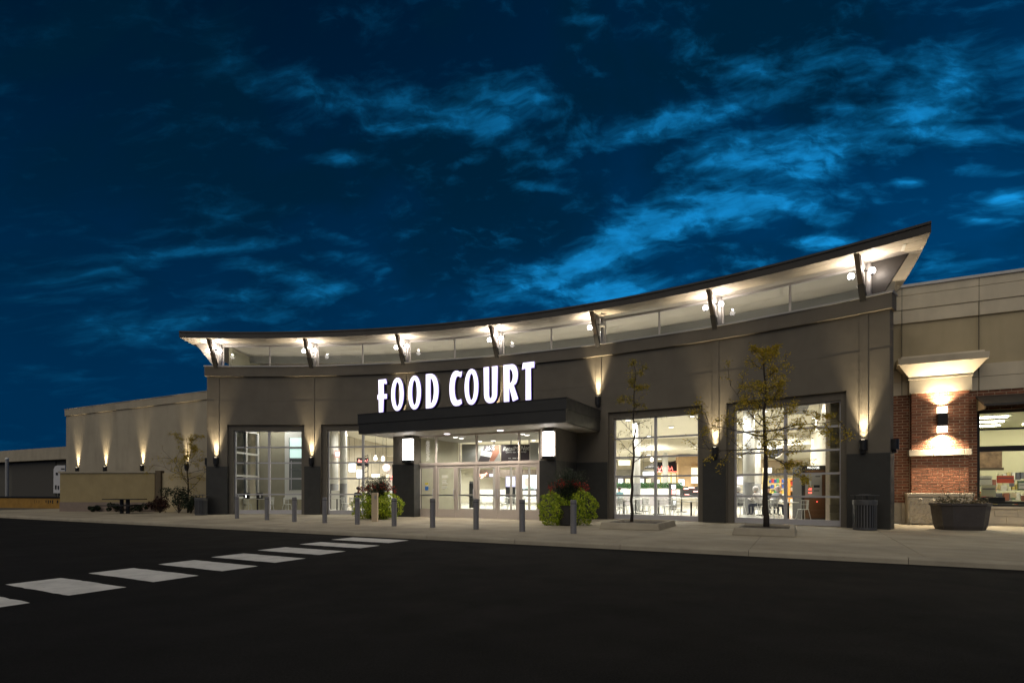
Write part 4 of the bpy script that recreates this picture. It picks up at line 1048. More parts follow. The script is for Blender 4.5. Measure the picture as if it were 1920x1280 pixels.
def person(base, yaw, coat, trousers, hairm, label, lean=.12, arms='table', hood=False, skin=None):
    """seated figure grown with a skin modifier; base on the floor under the hips"""
    skin = skin or SKIN
    J = {'pel': (0, 0, .50, .15), 'belly': (0, -.02, .68, .145), 'chest': (0, -lean, .90, .155), 'neck0': (0, -lean * 1.3, 1.06, .07), 'neck': (0, -lean * 1.5, 1.12, .058), 'head': (0, -lean * 1.75, 1.22, .088), 'crown': (0, -lean * 1.7, 1.31, .075)}
    E_ = [('pel', 'belly'), ('belly', 'chest'), ('chest', 'neck0'), ('neck0', 'neck'), ('neck', 'head'), ('head', 'crown')]
    for s_, n in ((-1, 'L'), (1, 'R')):
        J.update({'sh' + n: (.18 * s_, -lean, 1.00, .075), 'el' + n: (.25 * s_, -lean - .12, .76, .055), 'wr' + n: (.14 * s_, -lean - .34, .80, .038), 'hd' + n: (.08 * s_, -lean - .42, .81, .034),
                  'hip' + n: (.10 * s_, -.06, .50, .095), 'kn' + n: (.13 * s_, -.46, .50, .07), 'an' + n: (.13 * s_, -.44, .10, .045), 'to' + n: (.13 * s_, -.60, .05, .038)})
        E_ += [('chest', 'sh' + n), ('sh' + n, 'el' + n), ('el' + n, 'wr' + n), ('wr' + n, 'hd' + n), ('pel', 'hip' + n), ('hip' + n, 'kn' + n), ('kn' + n, 'an' + n), ('an' + n, 'to' + n)]
    ks = list(J); me = bpy.data.meshes.new('figure'); me.from_pydata([J[k][:3] for k in ks], [(ks.index(a), ks.index(c)) for a, c in E_], [])
    ob = bpy.data.objects.new('figure', me); col.objects.link(ob)
    md = ob.modifiers.new('s', 'SKIN'); md.use_smooth_shade = True
    for i, k in enumerate(ks):
        sv = me.skin_vertices[0].data[i]; sv.radius = (J[k][3],) * 2; sv.use_root = (k == 'pel')
    sd = ob.modifiers.new('d', 'SUBSURF'); sd.levels = 2; sd.render_levels = 2
    bm_ = bpy.data.meshes.new_from_object(ob.evaluated_get(bpy.context.evaluated_depsgraph_get()))
    bpy.data.objects.remove(ob)
    bm_.materials.clear()
    for m_ in (coat, trousers, skin, BLACKM): bm_.materials.append(m_)
    cls = lambda k: 2 if k in ('neck', 'head', 'crown', 'hdL', 'hdR') else 3 if k[:2] == 'to' else 1 if k[:2] in ('hi', 'kn', 'an') or k == 'pel' else 0
    for f in bm_.polygons:
        c = f.center; f.material_index = cls(min(ks, key=lambda k: (Vector(J[k][:3]) - c).length / (J[k][3] + .05)))
    t = empty('person', base, label, 'person', None, yaw)
    o = link('body', bm_, None, t, True)
    hc = Vector(J['crown'][:3])
    b = MB(); r = .135 if hood else .112
    b.lathe([(r * .75, -.16 if hood else -.06), (r, -.08 if hood else -.02), (r * .98, .02), (r * .7, .075), (.02, .105)], hc + Vector((0, .035, -.01)), 16); b.build('hood' if hood else 'hair', hairm, t, True, local=True)
    return t
SKIN = mat('skin', (.42, .24, .16), .6)
GREYC = mat('grey_coat', (.30, .30, .32), .8); WHITC = mat('white_hoodie', (.72, .68, .66), .8); NAVY = mat('dark_trousers', (.03, .035, .06), .8); DARKC = mat('dark_coat', (.015, .015, .02), .8); HAIR = mat('dark_hair', (.02, .015, .012), .7); PALEH = mat('pale_hood', (.70, .66, .64), .8); PINKH = mat('mauve_hood', (.55, .44, .44), .8)
def pfloor(x, Y): p = D(x, HZ, Y); return (p.x, p.y, FZ)
person(pfloor(1388, 26.3), R_(200), GREYC, NAVY, PALEH, 'seated person in grey coat and pale hood at the far right window edge', .10, hood=True)
person(pfloor(1424, 26.0), R_(-150), WHITC, NAVY, PALEH, 'seated person in white hoodie seen from behind beside the hall column', .14, hood=True)
person(pfloor(1452, 25.6), R_(120), GREYC, NAVY, PINKH, 'seated person in grey jacket with mauve hood leaning on the table', .18, hood=True)
person(pfloor(1437, 27.2), R_(10), DARKC, NAVY, HAIR, 'dark haired person facing the window between two hooded people', .10)
person(pfloor(669, 30.3), R_(160), DARKC, NAVY, HAIR, 'seated person in dark clothes behind the left flower planter', .10)
person(pfloor(1163, 33.0), R_(190), mat('teal_top', (.04, .12, .14)), NAVY, HAIR, 'seated person in teal top before the hedge planter', .10)
for (x, Y, an, lab) in ((1388, 26.3, 200, 'under the person at the left edge of the far right window'), (1424, 26.0, -150, 'under the person in the white hoodie'), (1452, 25.6, 120, 'under the person in the grey jacket'), (1437, 27.2, 10, 'under the dark haired person facing the window'), (669, 30.3, 160, 'under the person in dark clothes'), (1163, 33.0, 190, 'under the person in the teal top')):
    c = copy_tree(ch0); c.location = pfloor(x, Y); c.rotation_euler = (0, 0, R_(an)); tag(c, 'white metal cafe chair ' + lab, 'chair', 'food court chairs')

# ------------------------------------------------------------------ left wing
LWB = 21.3
lw = empty('left_wing_building', M(ax(260, LWB), LWB, 0), 'plain beige stucco wing lit by four up-lights, left of the curved front', 'building')
la0, la1 = ax(124, LWB), ax(392, LWB) + 3.5
b = MB(); b.mbox(la0, la1, LWB, LWB + 12, -.1, 6.82); b.build('wall', WING, lw)
b = MB(); b.mbox(la0 - .06, la1, LWB - .07, LWB + 12, 6.822, 7.30); b.build('parapet', WING, lw)
b = MB(); b.mbox(la0 - .09, la1, LWB - .10, LWB + 12, 7.302, 7.34); b.build('coping', CAPM, lw)
for i, x in enumerate((147, 199, 268.5, 352)):
    a = ax(x, LWB); o3 = Vector((-nv.x, -nv.y, 0))
    wall_light(M(a, LWB - .002, 2.54), o3, 'black up-light on the beige left wing, ' + ('farthest left', 'second from the left', 'third from the left', 'behind the yellow tree')[i], 520)
sw = empty('screen_wall', G(200, 958), 'low ochre masonry screen wall with grey base behind the picnic table', 'wall')
swY = 31.6; p = D(112.5, 958, swY); q = D(290, 958, swY - .6)
def slabline(p, q, t, z0, z1):
    b = MB(); b.hexa([(p.x, p.y, z0), (q.x, q.y, z0), (q.x, q.y + t, z0), (p.x, p.y + t, z0), (p.x, p.y, z1), (q.x, q.y, z1), (q.x, q.y + t, z1), (p.x, p.y + t, z1)]); return b
slabline(p, q, .3, .66, 2.30).build('wall', SCREENW, sw); slabline(p + Vector((-.06, -.06, 0)), q + Vector((.06, -.06, 0)), .42, 2.302, 2.40).build('coping', WING, sw)
slabline(p + Vector((0, -.04, 0)), q + Vector((0, -.04, 0)), .36, PZ - .02, .658).build('base', mat('mauve_block', (.23, .18, .15), .9, var=.1, vscale=4), sw)
slabline(D(291, 0, 30.9), D(301, 0, 30.8), .35, PZ, 2.42).build('end_post', mat('brown_post', (.12, .09, .055), .8, var=.1), sw)
b = slabline(D(301.5, 0, 30.95), D(392, 0, 30.3), .25, PZ, 2.28); b.build('return_wall', WING2, sw)

# far left: loading area
fb = empty('far_service_building', M(ax(60, 27), 27, 0), 'dark low service building beyond the left wing', 'building')
fa0, fa1 = ax(-60, 27), ax(124, 27) + 6
DKW = mat('dark_grey_wall', (.10, .095, .082), .9, var=.1, vscale=1)
b = MB(); b.mbox(fa0 - 14, fa1, 27, 40, 4.25, 5.42); b.build('upper_wall', WING, fb)
b = MB(); b.mbox(fa0 - 14, fa1, 27.6, 40, -.1, 4.249); b.build('lower_wall', DKW, fb)
b = MB(); b.mbox(ax(22, 27.5), ax(104, 27.5), 27.5, 27.59, .2, 4.1); b.build('shutter', mat('shutter_grey', (.075, .07, .06), .7), fb)
pl = empty('service_pole', G(13, 945, 0), 'slim pale post standing at the loading area, far left', 'post')
P = D(13, 0, 44); b = MB(); b.tube([(P.x, P.y, 0), (P.x, P.y, 3.75)], .11, 10); b.build('shaft', mat('pale_post', (.33, .33, .33), .6), pl); b = MB(); b.lathe([(.13, 3.75), (.13, 3.84), (.05, 3.9)], (P.x, P.y, 0), 10); b.build('cap', WHITEP, pl)
# white van end
tv = empty('white_van', D(108, 950, 44), 'end of a white van showing beyond the screen wall, far left', 'van')
p0, p1 = D(100, 924, 44), D(122, 872, 44); prf = [(p0.x, p0.z), (p1.x, p0.z), (p1.x, p1.z), (p0.x + .30, p1.z), (p0.x + .12, p1.z - .08), (p0.x + .02, p1.z - .30)]
WV = mat('van_white', (.62, .62, .64), .35, var=.04)
b = MB(); b.prism([(x, 44, z) for x, z in prf], (0, 4.5, 0)); b.build('body', WV, tv)
for (x0, x1, y0, y1) in ((114, 121, 877.5, 879.5), (104.5, 108, 885.5, 890), (111, 124, 883, 884.3), (103, 105.5, 909, 917), (108, 110, 910, 917)): dbox(x0, x1, y0, y1, 43.97, .02, 'dark_marking', BLACKM, tv)
b = MB()
b.lathe([(.20, -.11), (.34, -.10), (.34, .10), (.20, .11)], (0, 0, 0), 18)
for i, (yy) in enumerate((44.6, 47.5)):
    w_ = b.build('wheel', DARKP, tv) if i == 0 else w2
    w_.location = (p0.x + .45, yy, .34); w_.rotation_euler = (0, R_(90), 0); w_.matrix_parent_inverse = wmat(tv).inverted()
    if i == 0: w2 = w_.copy(); col.objects.link(w2)
b = MB(); b.box(p0.x + .3, p1.x, 44.1, 48.3, .34, p0.z - .002); b.build('chassis', BLACKM, tv)
ob_ = empty('ochre_barrier', G(55, 952, 0), 'long low ochre barrier with dark cap in the loading area', 'barrier')
b = slabline(D(-60, 0, 39.5), D(113, 0, 36.6), .4, 0, .80); b.build('panel', mat('ochre_panel', (.33, .18, .035), .8, var=.25, vscale=2), ob_)
b = slabline(D(-60, 0, 39.44), D(113, 0, 36.54), .5, .802, .90); b.build('cap', BLACKM, ob_)
b = MB()
for k, x in enumerate((66, 70, 74, 87, 91, 95, 99, 108)):
    pp = D(x, 0, 39.5 + (36.6 - 39.5) * (x + 60) / 173 - .03); b.box(pp.x - .05, pp.x + .04, pp.y, pp.y + .02, .45 + .04 * (k % 2), .66)
b.build('dark_marks', BLACKM, ob_)
for x in (28, 60):
    pp = D(x, 0, 39.5 + (36.6 - 39.5) * (x + 60) / 173 - .02); b = MB(); b.box(pp.x - .02, pp.x + .02, pp.y, pp.y + .02, .02, .79); b.build('joint', BLACKM, ob_)

# picnic table
pt = empty('picnic_table', G(234, 961), 'dark metal picnic table with benches by the screen wall', 'picnic table')
Yt = 28.8; c = D(234, 0, Yt); cx_ = c.x
b = MB(); b.box(cx_ - .92, cx_ + .92, Yt - .38, Yt + .38, PZ + .72, PZ + .76); b.build('tabletop', BLACKM, pt, bevel=.01)
for s_ in (-1, 1):
    b = MB(); b.box(cx_ - .92, cx_ + .92, Yt + s_ * .72 - .13, Yt + s_ * .72 + .13, PZ + .41, PZ + .45); b.build('bench', BLACKM, pt, bevel=.01)
    b = MB(); b.tube([(cx_ + s_ * .16, Yt, PZ), (cx_ + s_ * .16, Yt, PZ + .72)], .09, 10); b.build('pedestal', BLACKM, pt)
    b = MB(); b.tube([(cx_ + s_ * .16, Yt - .72, PZ + .405), (cx_ + s_ * .16, Yt - .3, PZ + .2), (cx_ + s_ * .16, Yt + .3, PZ + .2), (cx_ + s_ * .16, Yt + .72, PZ + .405)], .03, 8); b.build('bench_arm', BLACKM, pt)

# ------------------------------------------------------------------ right wing: brick and stucco, bookshop window
RB = 24.75; PB = 24.40
rw = empty('brick_wing_building', M(ax(1760, RB), RB, 0), 'brick and cream stucco wing with shop window at the right edge', 'building')
ra0, ra1 = ax(1640, RB), ax(1920, RB) + 9
wa0 = ax(1836, RB)
def rp(name, a0, a1, b0, b1, z0, z1, m, **kw): q = MB(); q.mbox(a0, a1, b0, b1, z0, z1); return q.build(name, m, rw, **kw)
ZB = 4.82
rp('mortar_wall', ra0, wa0 - .06, RB, RB + .4, PZ, ZB, MORTAR); rp('mortar_wall', wa0 - .06, ra1, RB, RB + .4, 4.12, ZB, MORTAR)
rp('body', ra0, ra1, RB + .02, RB + .42, ZB + .002, 8.74, WING2)
rp('lower_band', ra0, ra1, RB - .05, RB + .02 - .001, ZB, 5.29, WING_BAND); rp('lower_band', ra0, ra1, RB - .05, RB + .019, 5.305, 5.74, WING_BAND)
rp('upper_band', ra0, ra1, RB - .05, RB + .019, 7.45, 7.92, WING_BAND); rp('upper_band', ra0, ra1, RB - .08, RB + .019, 7.935, 8.44, WING_BAND); rp('upper_band', ra0, ra1, RB - .08, RB + .019, 8.455, 8.74, WING_BAND)
rp('coping', ra0, ra1, RB - .13, RB + .45, 8.742, 8.84, CAPM)
for x in (1690.5, 1834.6): a = ax(x, RB); rp('joint', a - .007, a + .007, RB - .083, RB - .03, ZB, 8.74, JOINT)
# pilaster
pp0, pp1 = ax(1709, PB), ax(1817, PB)
rp('pilaster_core', pp0 + .012, pp1 - .012, PB + .012, RB - .001, PZ, ZB, MORTAR)
# bricks: utility size, running bond
BL, BH, MJ = .285, .080, .021
bmesh_cache = {}
def brick_mesh(l, d_):
    k = (round(l, 3), round(d_, 3))
    if k not in bmesh_cache:
        b = MB(); h = BH / 2; c = .004
        b.add([(-l / 2, d_, -h), (l / 2, d_, -h), (l / 2, d_, h), (-l / 2, d_, h), (-l / 2, c, -h), (l / 2, c, -h), (l / 2, c, h), (-l / 2, c, h), (-l / 2 + c, 0, -h + c), (l / 2 - c, 0, -h + c), (l / 2 - c, 0, h - c), (-l / 2 + c, 0, h - c)],
              [(8, 9, 10, 11), (4, 5, 9, 8), (5, 6, 10, 9), (6, 7, 11, 10), (7, 4, 8, 11), (0, 1, 5, 4), (1, 2, 6, 5), (2, 3, 7, 6), (3, 0, 4, 7)])
        bmesh_cache[k] = b.mesh('brick'); bmesh_cache[k].materials.append(BRICK)
    return bmesh_cache[k]
bricks = []
def lay(a0, a1, bface, z0, z1, prio):
    n = int((z1 - z0) / (BH + MJ)); 
    for r_ in range(n + 1):
        zc = z0 + BH / 2 + r_ * (BH + MJ)
        if zc + BH / 2 > z1 + .03: break
        a = a0 - (BL / 2 if r_ % 2 else 0)
        while a < a1 - .03:
            l0, l1 = max(a, a0), min(a + BL, a1)
            if l1 - l0 > .04: bricks.append((prio, (l0 + l1) / 2, bface + rnd.uniform(-.002, .003), zc, l1 - l0))
            a += BL + MJ
lay(pp0, pp1, PB, 1.26, 2.555, 0); lay(pp0, pp1, PB, 2.80, ZB - .003, 0)
lay(ax(1664, RB - .012), pp0 - .02, RB - .012, .90, ZB - .003, 1); lay(pp1 + .01, wa0 - .06, RB - .012, .30, ZB - .003, 1); lay(wa0 - .04, ra1 - 4, RB - .012, 4.14, ZB - .003, 2)
bricks.sort(key=lambda q: (q[0], rnd.random() if q[0] else 0)); rest = MB()
cnt = 0
for (pr, a, bf, z, l) in bricks:
    c = M(a, bf, z)
    if cnt < 300:
        l_ = round(l / .02) * .02 if l < BL - .01 else BL
        o = link('brick', brick_mesh(min(l_, l) if l < BL - .01 else BL, .03), None, rw); o.location = c; o.rotation_euler = (0, 0, -AR); cnt += 1
        o.matrix_parent_inverse = wmat(rw).inverted()
    else:
        rest.mbox(a - l / 2, a + l / 2, bf, bf + .03, z - BH / 2, z + BH / 2)
tag(rest.build('brickwork', BRICK, rw), kind='stuff')
# side face of the pilaster
rb = MB()
z = 1.26 + BH / 2; k = 0
while z < ZB - .04:
    if not (2.50 < z < 2.84): rb.mbox(pp0 - .001, pp0 + .03, PB + .035 + (.09 if k % 2 else 0), RB - .012, z - BH / 2, z + BH / 2)
    z += BH + MJ; k += 1
tag(rb.build('pilaster_side_brickwork', BRICK, rw), kind='stuff')
# ledge of three stones
la = [ax(1704, PB - .08), pp0 + .62, pp0 + 1.5, ax(1823, PB - .08)]
for i in range(3): rp('ledge_stone', la[i] + .003, la[i + 1] - .003, PB - .08, RB - .002, 2.57, 2.785, LIME, bevel=.01)
# rough stone base
def rough(name, a0, a1, b0, z0, z1, amp, seed, n=46, m_=18):
    r = random.Random(seed); b = MB(); g = [[0] * (n + 1) for _ in range(m_ + 1)]
    for j in range(m_ + 1):
        for i in range(n + 1):
            e = min(i, n - i, j, m_ - j); g[j][i] = -amp * r.random() * (1 if e > 0 else 0) - (amp * .5 if e > 0 else 0)
    vs = [M(a0 + (a1 - a0) * i / n, b0 + g[j][i], z0 + (z1 - z0) * j / m_) for j in range(m_ + 1) for i in range(n + 1)]
    b.add(vs, [(j * (n + 1) + i, j * (n + 1) + i + 1, (j + 1) * (n + 1) + i + 1, (j + 1) * (n + 1) + i) for j in range(m_) for i in range(n)])
    return b.build(name, STONE, rw)
sb0, sb1 = ax(1702, PB - .30), ax(1826, PB - .30)
rp('stone_base_core', sb0, sb1, PB - .28, RB - .003, PZ, 1.12, LIME)
rough('split_face_stone', sb0 + .01, sb1 - .01, PB - .285, PZ, 1.11, .05, 3)
rp('stone_cap', sb0 - .03, sb1 + .03, PB - .33, RB - .004, 1.122, 1.245, LIME, bevel=.012)
for i in range(3):
    a0 = ax(1664, RB - .05) + i * .42; rp('base_stone', a0, a0 + .41, RB - .10, RB - .001, PZ, .885, STONE if i != 1 else LIME, bevel=.01)
# capital: frieze, flare, cornice
rp('frieze', pp0 - .07, pp1 + .07, PB - .06, RB - .06, ZB, 5.30, WING_BAND)
rp('frieze_bead', pp0 - .10, pp1 + .10, PB - .10, RB - .06, 5.302, 5.36, WING_BAND)
def flare(z0, z1, g0, g1):
    q = MB()
    lo = [M(pp0 - g0, PB - g0, z0), M(pp1 + g0, PB - g0, z0), M(pp1 + g0, RB - .055, z0), M(pp0 - g0, RB - .055, z0)]
    hi = [M(pp0 - g1, PB - g1, z1), M(pp1 + g1, PB - g1, z1), M(pp1 + g1, RB - .055, z1), M(pp0 - g1, RB - .055, z1)]
    return q.hexa(lo + hi)
flare(5.362, 5.80, .07, .42).build('capital_flare', WING_BAND, rw)
flare(5.802, 6.02, .44, .46).build('cornice', WING_BAND, rw); flare(6.022, 6.10, .36, .34).build('cornice_cap', WING_BAND, rw)
# wall sconce up and down
scb = PB - .002; sca0, sca1 = ax(1757.5, scb - .16), ax(1777, scb - .16); scm = (sca0 + sca1) / 2
t = empty('brick_wall_sconce', M(scm, scb, 3.6), 'up and down wall sconce with glowing ends on the brick pilaster', 'wall light')
def zc_(y): return zb(1767, y, scb - .16)
b = MB(); b.mbox(sca0, sca1, scb - .20, scb - .02, zc_(798), zc_(774)); b.build('housing', BLACKM, t, bevel=.015)
for (y0, y1) in ((762, 773.6), (798.4, 810)):
    b = MB(); b.mbox(sca0 + .01, sca1 - .01, scb - .19, scb - .03, zc_(y1), zc_(y0)); b.build('lens', L_WARM, t)
spot('sconce_up', M(scm, scb - .17, zc_(760)), Vector((0, 0, 1)) + Vector((nv.x, nv.y, 0)) * .20, 520, 130, 1.0, (1.0, .82, .56), t, .05)
spot('sconce_down', M(scm, scb - .19, zc_(812)), Vector((0, 0, -1)) + Vector((nv.x, nv.y, 0)) * .12, 950, 140, 1.0, (1.0, .82, .56), t, .05)
# shop window
sh = empty('shop_window', M(wa0 + 2, RB, PZ)); attach(sh, rw)
wz0, wz1 = zb(1838, 948, RB), 4.10
rp2 = lambda name, a0, a1, b0, b1, z0, z1, m: (lambda q: q.build(name, m, sh))(MB().mbox(a0, a1, b0, b1, z0, z1))
rp2('sill_wall', wa0 - .055, ra1, RB - .06, RB + .35, PZ, wz0 - .09, LIME)
for i in range(4):
    a0 = wa0 + .1 + i * .62
    rp2('sill_block', a0, a0 + .6, RB - .085, RB - .061, .20, .44, LIME); rp2('sill_block', a0 + .3, a0 + .9, RB - .085, RB - .061, .46, .70, LIME)
rp2('sill', wa0 - .055, ra1, RB - .12, RB + .36, wz0 - .088, wz0 - .01, LIME)
zt0, zt1, zt2 = zb(1838, 805, RB), zb(1838, 846, RB), zb(1838, 838, RB)
for (z0, z1) in ((wz0 - .008, wz0 + .06), (zt1 - .01, zt2 + .03), (zt0 - .03, zt0 + .03), (wz1 - .07, wz1)): rp2('frame', wa0 - .05, ra1, RB + .02, RB + .12, z0, z1, BLACKM)
for a in (wa0 - .05, wa0 + 1.9, wa0 + 3.8): rp2('frame', a, a + .07, RB + .015, RB + .125, wz0, wz1, BLACKM)
for (z0, z1) in ((wz0 + .06, zt1 - .01), (zt2 + .03, zt0 - .03), (zt0 + .03, wz1 - .07)):
    b = MB(); b.add([M(wa0, RB + .07, z0), M(wa0 + 1.92, RB + .07, z0), M(wa0 + 1.92, RB + .07, z1), M(wa0, RB + .07, z1)], [(0, 1, 2, 3)]); b.build('pane', GLASS, sh)
# awning
aw_ = empty('shop_awning', M(wa0 + 2, RB, 4.1), 'dark sloping metal awning over the shop window at the right edge', 'awning')
b = MB(); a0, a1 = wa0 - .12, wa0 + 6
b.add([M(a0, RB - .09, 4.62), M(a1, RB - .09, 4.62), M(a1, RB - 1.15, 4.22), M(a0, RB - 1.15, 4.22), M(a0, RB - .09, 4.55), M(a1, RB - .09, 4.55), M(a1, RB - 1.15, 4.14), M(a0, RB - 1.15, 4.14)],
      [(0, 1, 2, 3), (4, 7, 6, 5), (3, 2, 6, 7), (0, 3, 7, 4), (1, 5, 6, 2), (0, 4, 5, 1)]); b.build('sheet', FASCIA, aw_)
b = MB(); b.prism([M(a0 + .02, RB - .09, 4.10), M(a0 + .02, RB - 1.05, 4.05), M(a0 + .02, RB - 1.12, 4.139), M(a0 + .02, RB - .09, 4.545)], M(.03, 0, 0)); b.build('end_panel', WING2, aw_)
b = MB(); b.mbox(a0 + .06, a1, RB - .16, RB - .09, 4.0, 4.10); b.build('support_rail', FASCIA, aw_)
# shop interior
def si(name, a0, a1, b0, b1, z0, z1, m): q = MB(); q.mbox(a0, a1, b0, b1, z0, z1); return q.build(name, m, sh)
SHY = mat('shop_wall', (.50, .46, .30), .8); SHC = mat('shop_ceiling', (.50, .48, .33), .9)
si('shop_floor', wa0 - .8, ra1, RB + .4, 36, PZ, PZ + .01, FLOORM); si('shop_ceiling', wa0 - .8, ra1, RB + .4, 36, 4.45, 4.5, SHC)
si('shop_back_wall', wa0 - .8, ra1, 35.9, 36, PZ + .01, 4.449, SHY); si('shop_side_wall', wa0 - .85, wa0 - .75, RB + .45, 36, PZ + .01, 4.449, SHY)
for i in range(5):
    for j in range(4):
        a = wa0 + .2 + j * 2.1 + i * .35; b_ = RB + 1.4 + i * 2.0; si('strip_light', a, a + 1.25, b_, b_ + .16, 4.40, 4.44, L_STRIP)
bt = empty('book_display', M(wa0 + 1, RB + 2.5, PZ), 'long black display table crowded with books and signs inside the shop window', 'display table')
def bk(a0, a1, b0, b1, z0, z1, m, name='book'): q = MB(); q.mbox(a0, a1, b0, b1, z0, z1); return q.build(name, m, bt)
bk(wa0 - .1, wa0 + 1.6, RB + .9, RB + 1.7, .86, .95, BLACKM, 'tabletop'); 
for a in (wa0, wa0 + 1.45): bk(a, a + .08, RB + .95, RB + 1.6, PZ + .01, .859, BLACKM, 'leg')
bk(wa0 + .0, wa0 + .95, RB + 1.0, RB + 1.6, .952, 1.10, BLACKM, 'riser')
bcol = [mat('book_%d' % i, c, .5) for i, c in enumerate([(.70, .66, .45), (.62, .10, .05), (.75, .72, .62), (.55, .42, .12), (.10, .16, .10), (.30, .12, .08), (.12, .12, .14), (.68, .58, .30)])]
for i in range(54):
    a = wa0 + .0 + rnd.uniform(0, 4.5); bq = RB + 1.9 + rnd.uniform(0, 3.5); h = rnd.uniform(.18, .34); w_ = h * rnd.uniform(.6, .9); z = rnd.choice((.95, 1.05, 1.3, 1.5))
    bk(a, a + w_, bq, bq + .03, z, z + h, rnd.choice(bcol))
for i in range(7): bk(wa0 + .1 + i * .62, wa0 + .62 + i * .62, RB + 2.4 + (i % 3) * .7, RB + 2.9 + (i % 3) * .7, PZ + .01, .95 + .12 * (i % 2), bcol[(i * 3) % 8], 'book_stack')
for (a, bq, z, w_, h, m1) in ((wa0 + .25, RB + 2.2, 1.55, .62, .34, bcol[2]), (wa0 + .45, RB + 1.75, 1.12, .42, .42, bcol[0]), (wa0 + 1.1, RB + 2.6, 1.62, .5, .28, bcol[1]), (wa0 + 1.6, RB + 2.2, 1.35, .55, .35, bcol[4]), (wa0 + 1.62, RB + 2.16, 1.40, .46, .22, bcol[2])):
    bk(a, a + w_, bq, bq + .03, z, z + h, m1, 'sign_card'); bk(a + .03, a + w_ - .03, bq - .006, bq - .001, z + h * .62, z + h * .72, bcol[6], 'sign_line')
mu = empty('shop_mural', M(wa0 + .5, RB + 4, 2.6), 'framed mural panel of figures high on the shop wall', 'picture')
q = MB(); q.mbox(wa0 + .0, wa0 + 1.6, RB + 4.0, RB + 4.05, 2.25, 2.95); q.build('panel', mat('mural_brown', (.22, .14, .08), .7, var=.8, vscale=3), mu)
q = MB(); q.mbox(wa0 - .05, wa0 + 1.65, RB + 3.98, RB + 4.06, 2.15, 2.248); q.build('rail', mat('mural_rail', (.10, .07, .04)), mu)
sc_ = empty('stock_shelf', M(wa0 + 2, RB + 5, PZ), 'pale shelving full of books at the back of the shop', 'shelf')
for r_ in range(4):
    q = MB(); q.mbox(wa0 + 1.8, wa0 + 5, RB + 5.5, RB + 5.8, .5 + r_ * .42, .53 + r_ * .42); q.build('shelf', WHITEP, sc_)
    for i in range(22):
        a = wa0 + 1.85 + i * .14; q = MB(); q.mbox(a, a + .11, RB + 5.45, RB + 5.7, .532 + r_ * .42, .532 + r_ * .42 + rnd.uniform(.2, .33)); q.build('book', rnd.choice(bcol), sc_)

# ------------------------------------------------------------------ street furniture
bpos = [-21.6, -19.4, -17.35, -15.75, -14.1, -12.35, -10.75, -9.07, -7.37, -5.76]
bb_ = [15.75, 15.5, 15.1, 15.1, 15.05, 14.95, 14.95, 14.92, 14.75, 14.78]
b = MB(); b.lathe([(.088, 0), (.088, .93), (.084, .945), (.07, .952), (.02, .956)], (0, 0, 0), 24); shaft = b.mesh('shaft', False); shaft.materials.append(BOLL)
b = MB(); b.lathe([(.0895, .84), (.0895, .855), (.088, .856)], (0, 0, 0), 24); band = b.mesh('band'); band.materials.append(BLACKM)
on10 = ['leftmost', 'second from the left', 'third from the left', 'fourth from the left', 'fifth from the left, before the left flower planter', 'sixth from the left', 'seventh from the left', 'eighth from the left', 'ninth from the left', 'rightmost, before the right flower planter']
for i in range(10):
    c = M(bpos[i], bb_[i], PZ); t = empty('bollard', c, 'grey steel entrance bollard, ' + on10[i], 'bollard', 'bollards before the entrance')
    o = link('shaft', shaft, None, t, True); o2_ = link('band', band, None, t, True)
tp = empty('square_post', M(-14.69, 16.6, PZ), 'tan square post with a button panel before the left flower planter', 'post')
c = G(703, 977.5)
b = MB(); b.hexa([(c.x + x, c.y + y, z) for z in (PZ, PZ + 1.12) for x, y in ((-.11, -.11), (.11, -.11), (.11, .11), (-.11, .11))]); b.build('shaft', TANP, tp, bevel=.012)
b = MB(); b.box(c.x + .0, c.x + .09, c.y - .118, c.y - .111, PZ + .88, PZ + 1.02); b.build('button_panel', mat('button_grey', (.35, .33, .30), .4, .5), tp)

TRM = mat('charcoal_coated_metal', (.10, .102, .108), .45, .3, var=.1)
def trash(p, h, r, label):
    t = empty('trash_can', p, label, 'trash can', 'slatted trash cans')
    b = MB(); b.lathe([(r * .80, .03), (r * .80, h * .82), (r * .78, h * .83)], p, 20); b.build('liner', DARKP, t)
    b = MB(); b.lathe([(r * .92, .0), (r * .97, .02), (r * .97, .07), (r * .9, .08)], p, 24); b.build('base_ring', TRM, t)
    b = MB(); b.lathe([(r * .98, h * .70), (r, h * .71), (r * 1.03, h * .82), (r * 1.0, h * .835), (r * .8, h * .84)], p, 24); b.build('top_ring', TRM, t)
    for k in range(26):
        an = 2 * math.pi * k / 26; b = MB(); q = Vector((p.x + r * .95 * math.cos(an), p.y + r * .95 * math.sin(an), 0))
        u = Vector((-math.sin(an), math.cos(an), 0)) * .018; v = Vector((math.cos(an), math.sin(an), 0)) * .006
        b.hexa([q - u - v + Vector((0, 0, p.z + .075)), q + u - v + Vector((0, 0, p.z + .075)), q + u + v + Vector((0, 0, p.z + .075)), q - u + v + Vector((0, 0, p.z + .075)),
                q - u - v + Vector((0, 0, p.z + h * .705)), q + u - v + Vector((0, 0, p.z + h * .705)), q + u + v + Vector((0, 0, p.z + h * .705)), q - u + v + Vector((0, 0, p.z + h * .705))])
        b.build('slat', TRM, t)
    b = MB(); b.lathe([(r * 1.16, h * .965), (r * 1.16, h * .975), (r * .5, h * .99), (r * .45, h), (.03, h * 1.005)], p, 24); b.build('rain_lid', TRM, t)
    for k in range(4):
        an = R_(45 + 90 * k); b = MB(); b.tube([(p.x + r * .8 * math.cos(an), p.y + r * .8 * math.sin(an), p.z + h * .83), (p.x + r * .8 * math.cos(an), p.y + r * .8 * math.sin(an), p.z + h * .965)], .014, 6); b.build('lid_post', TRM, t)
    return t
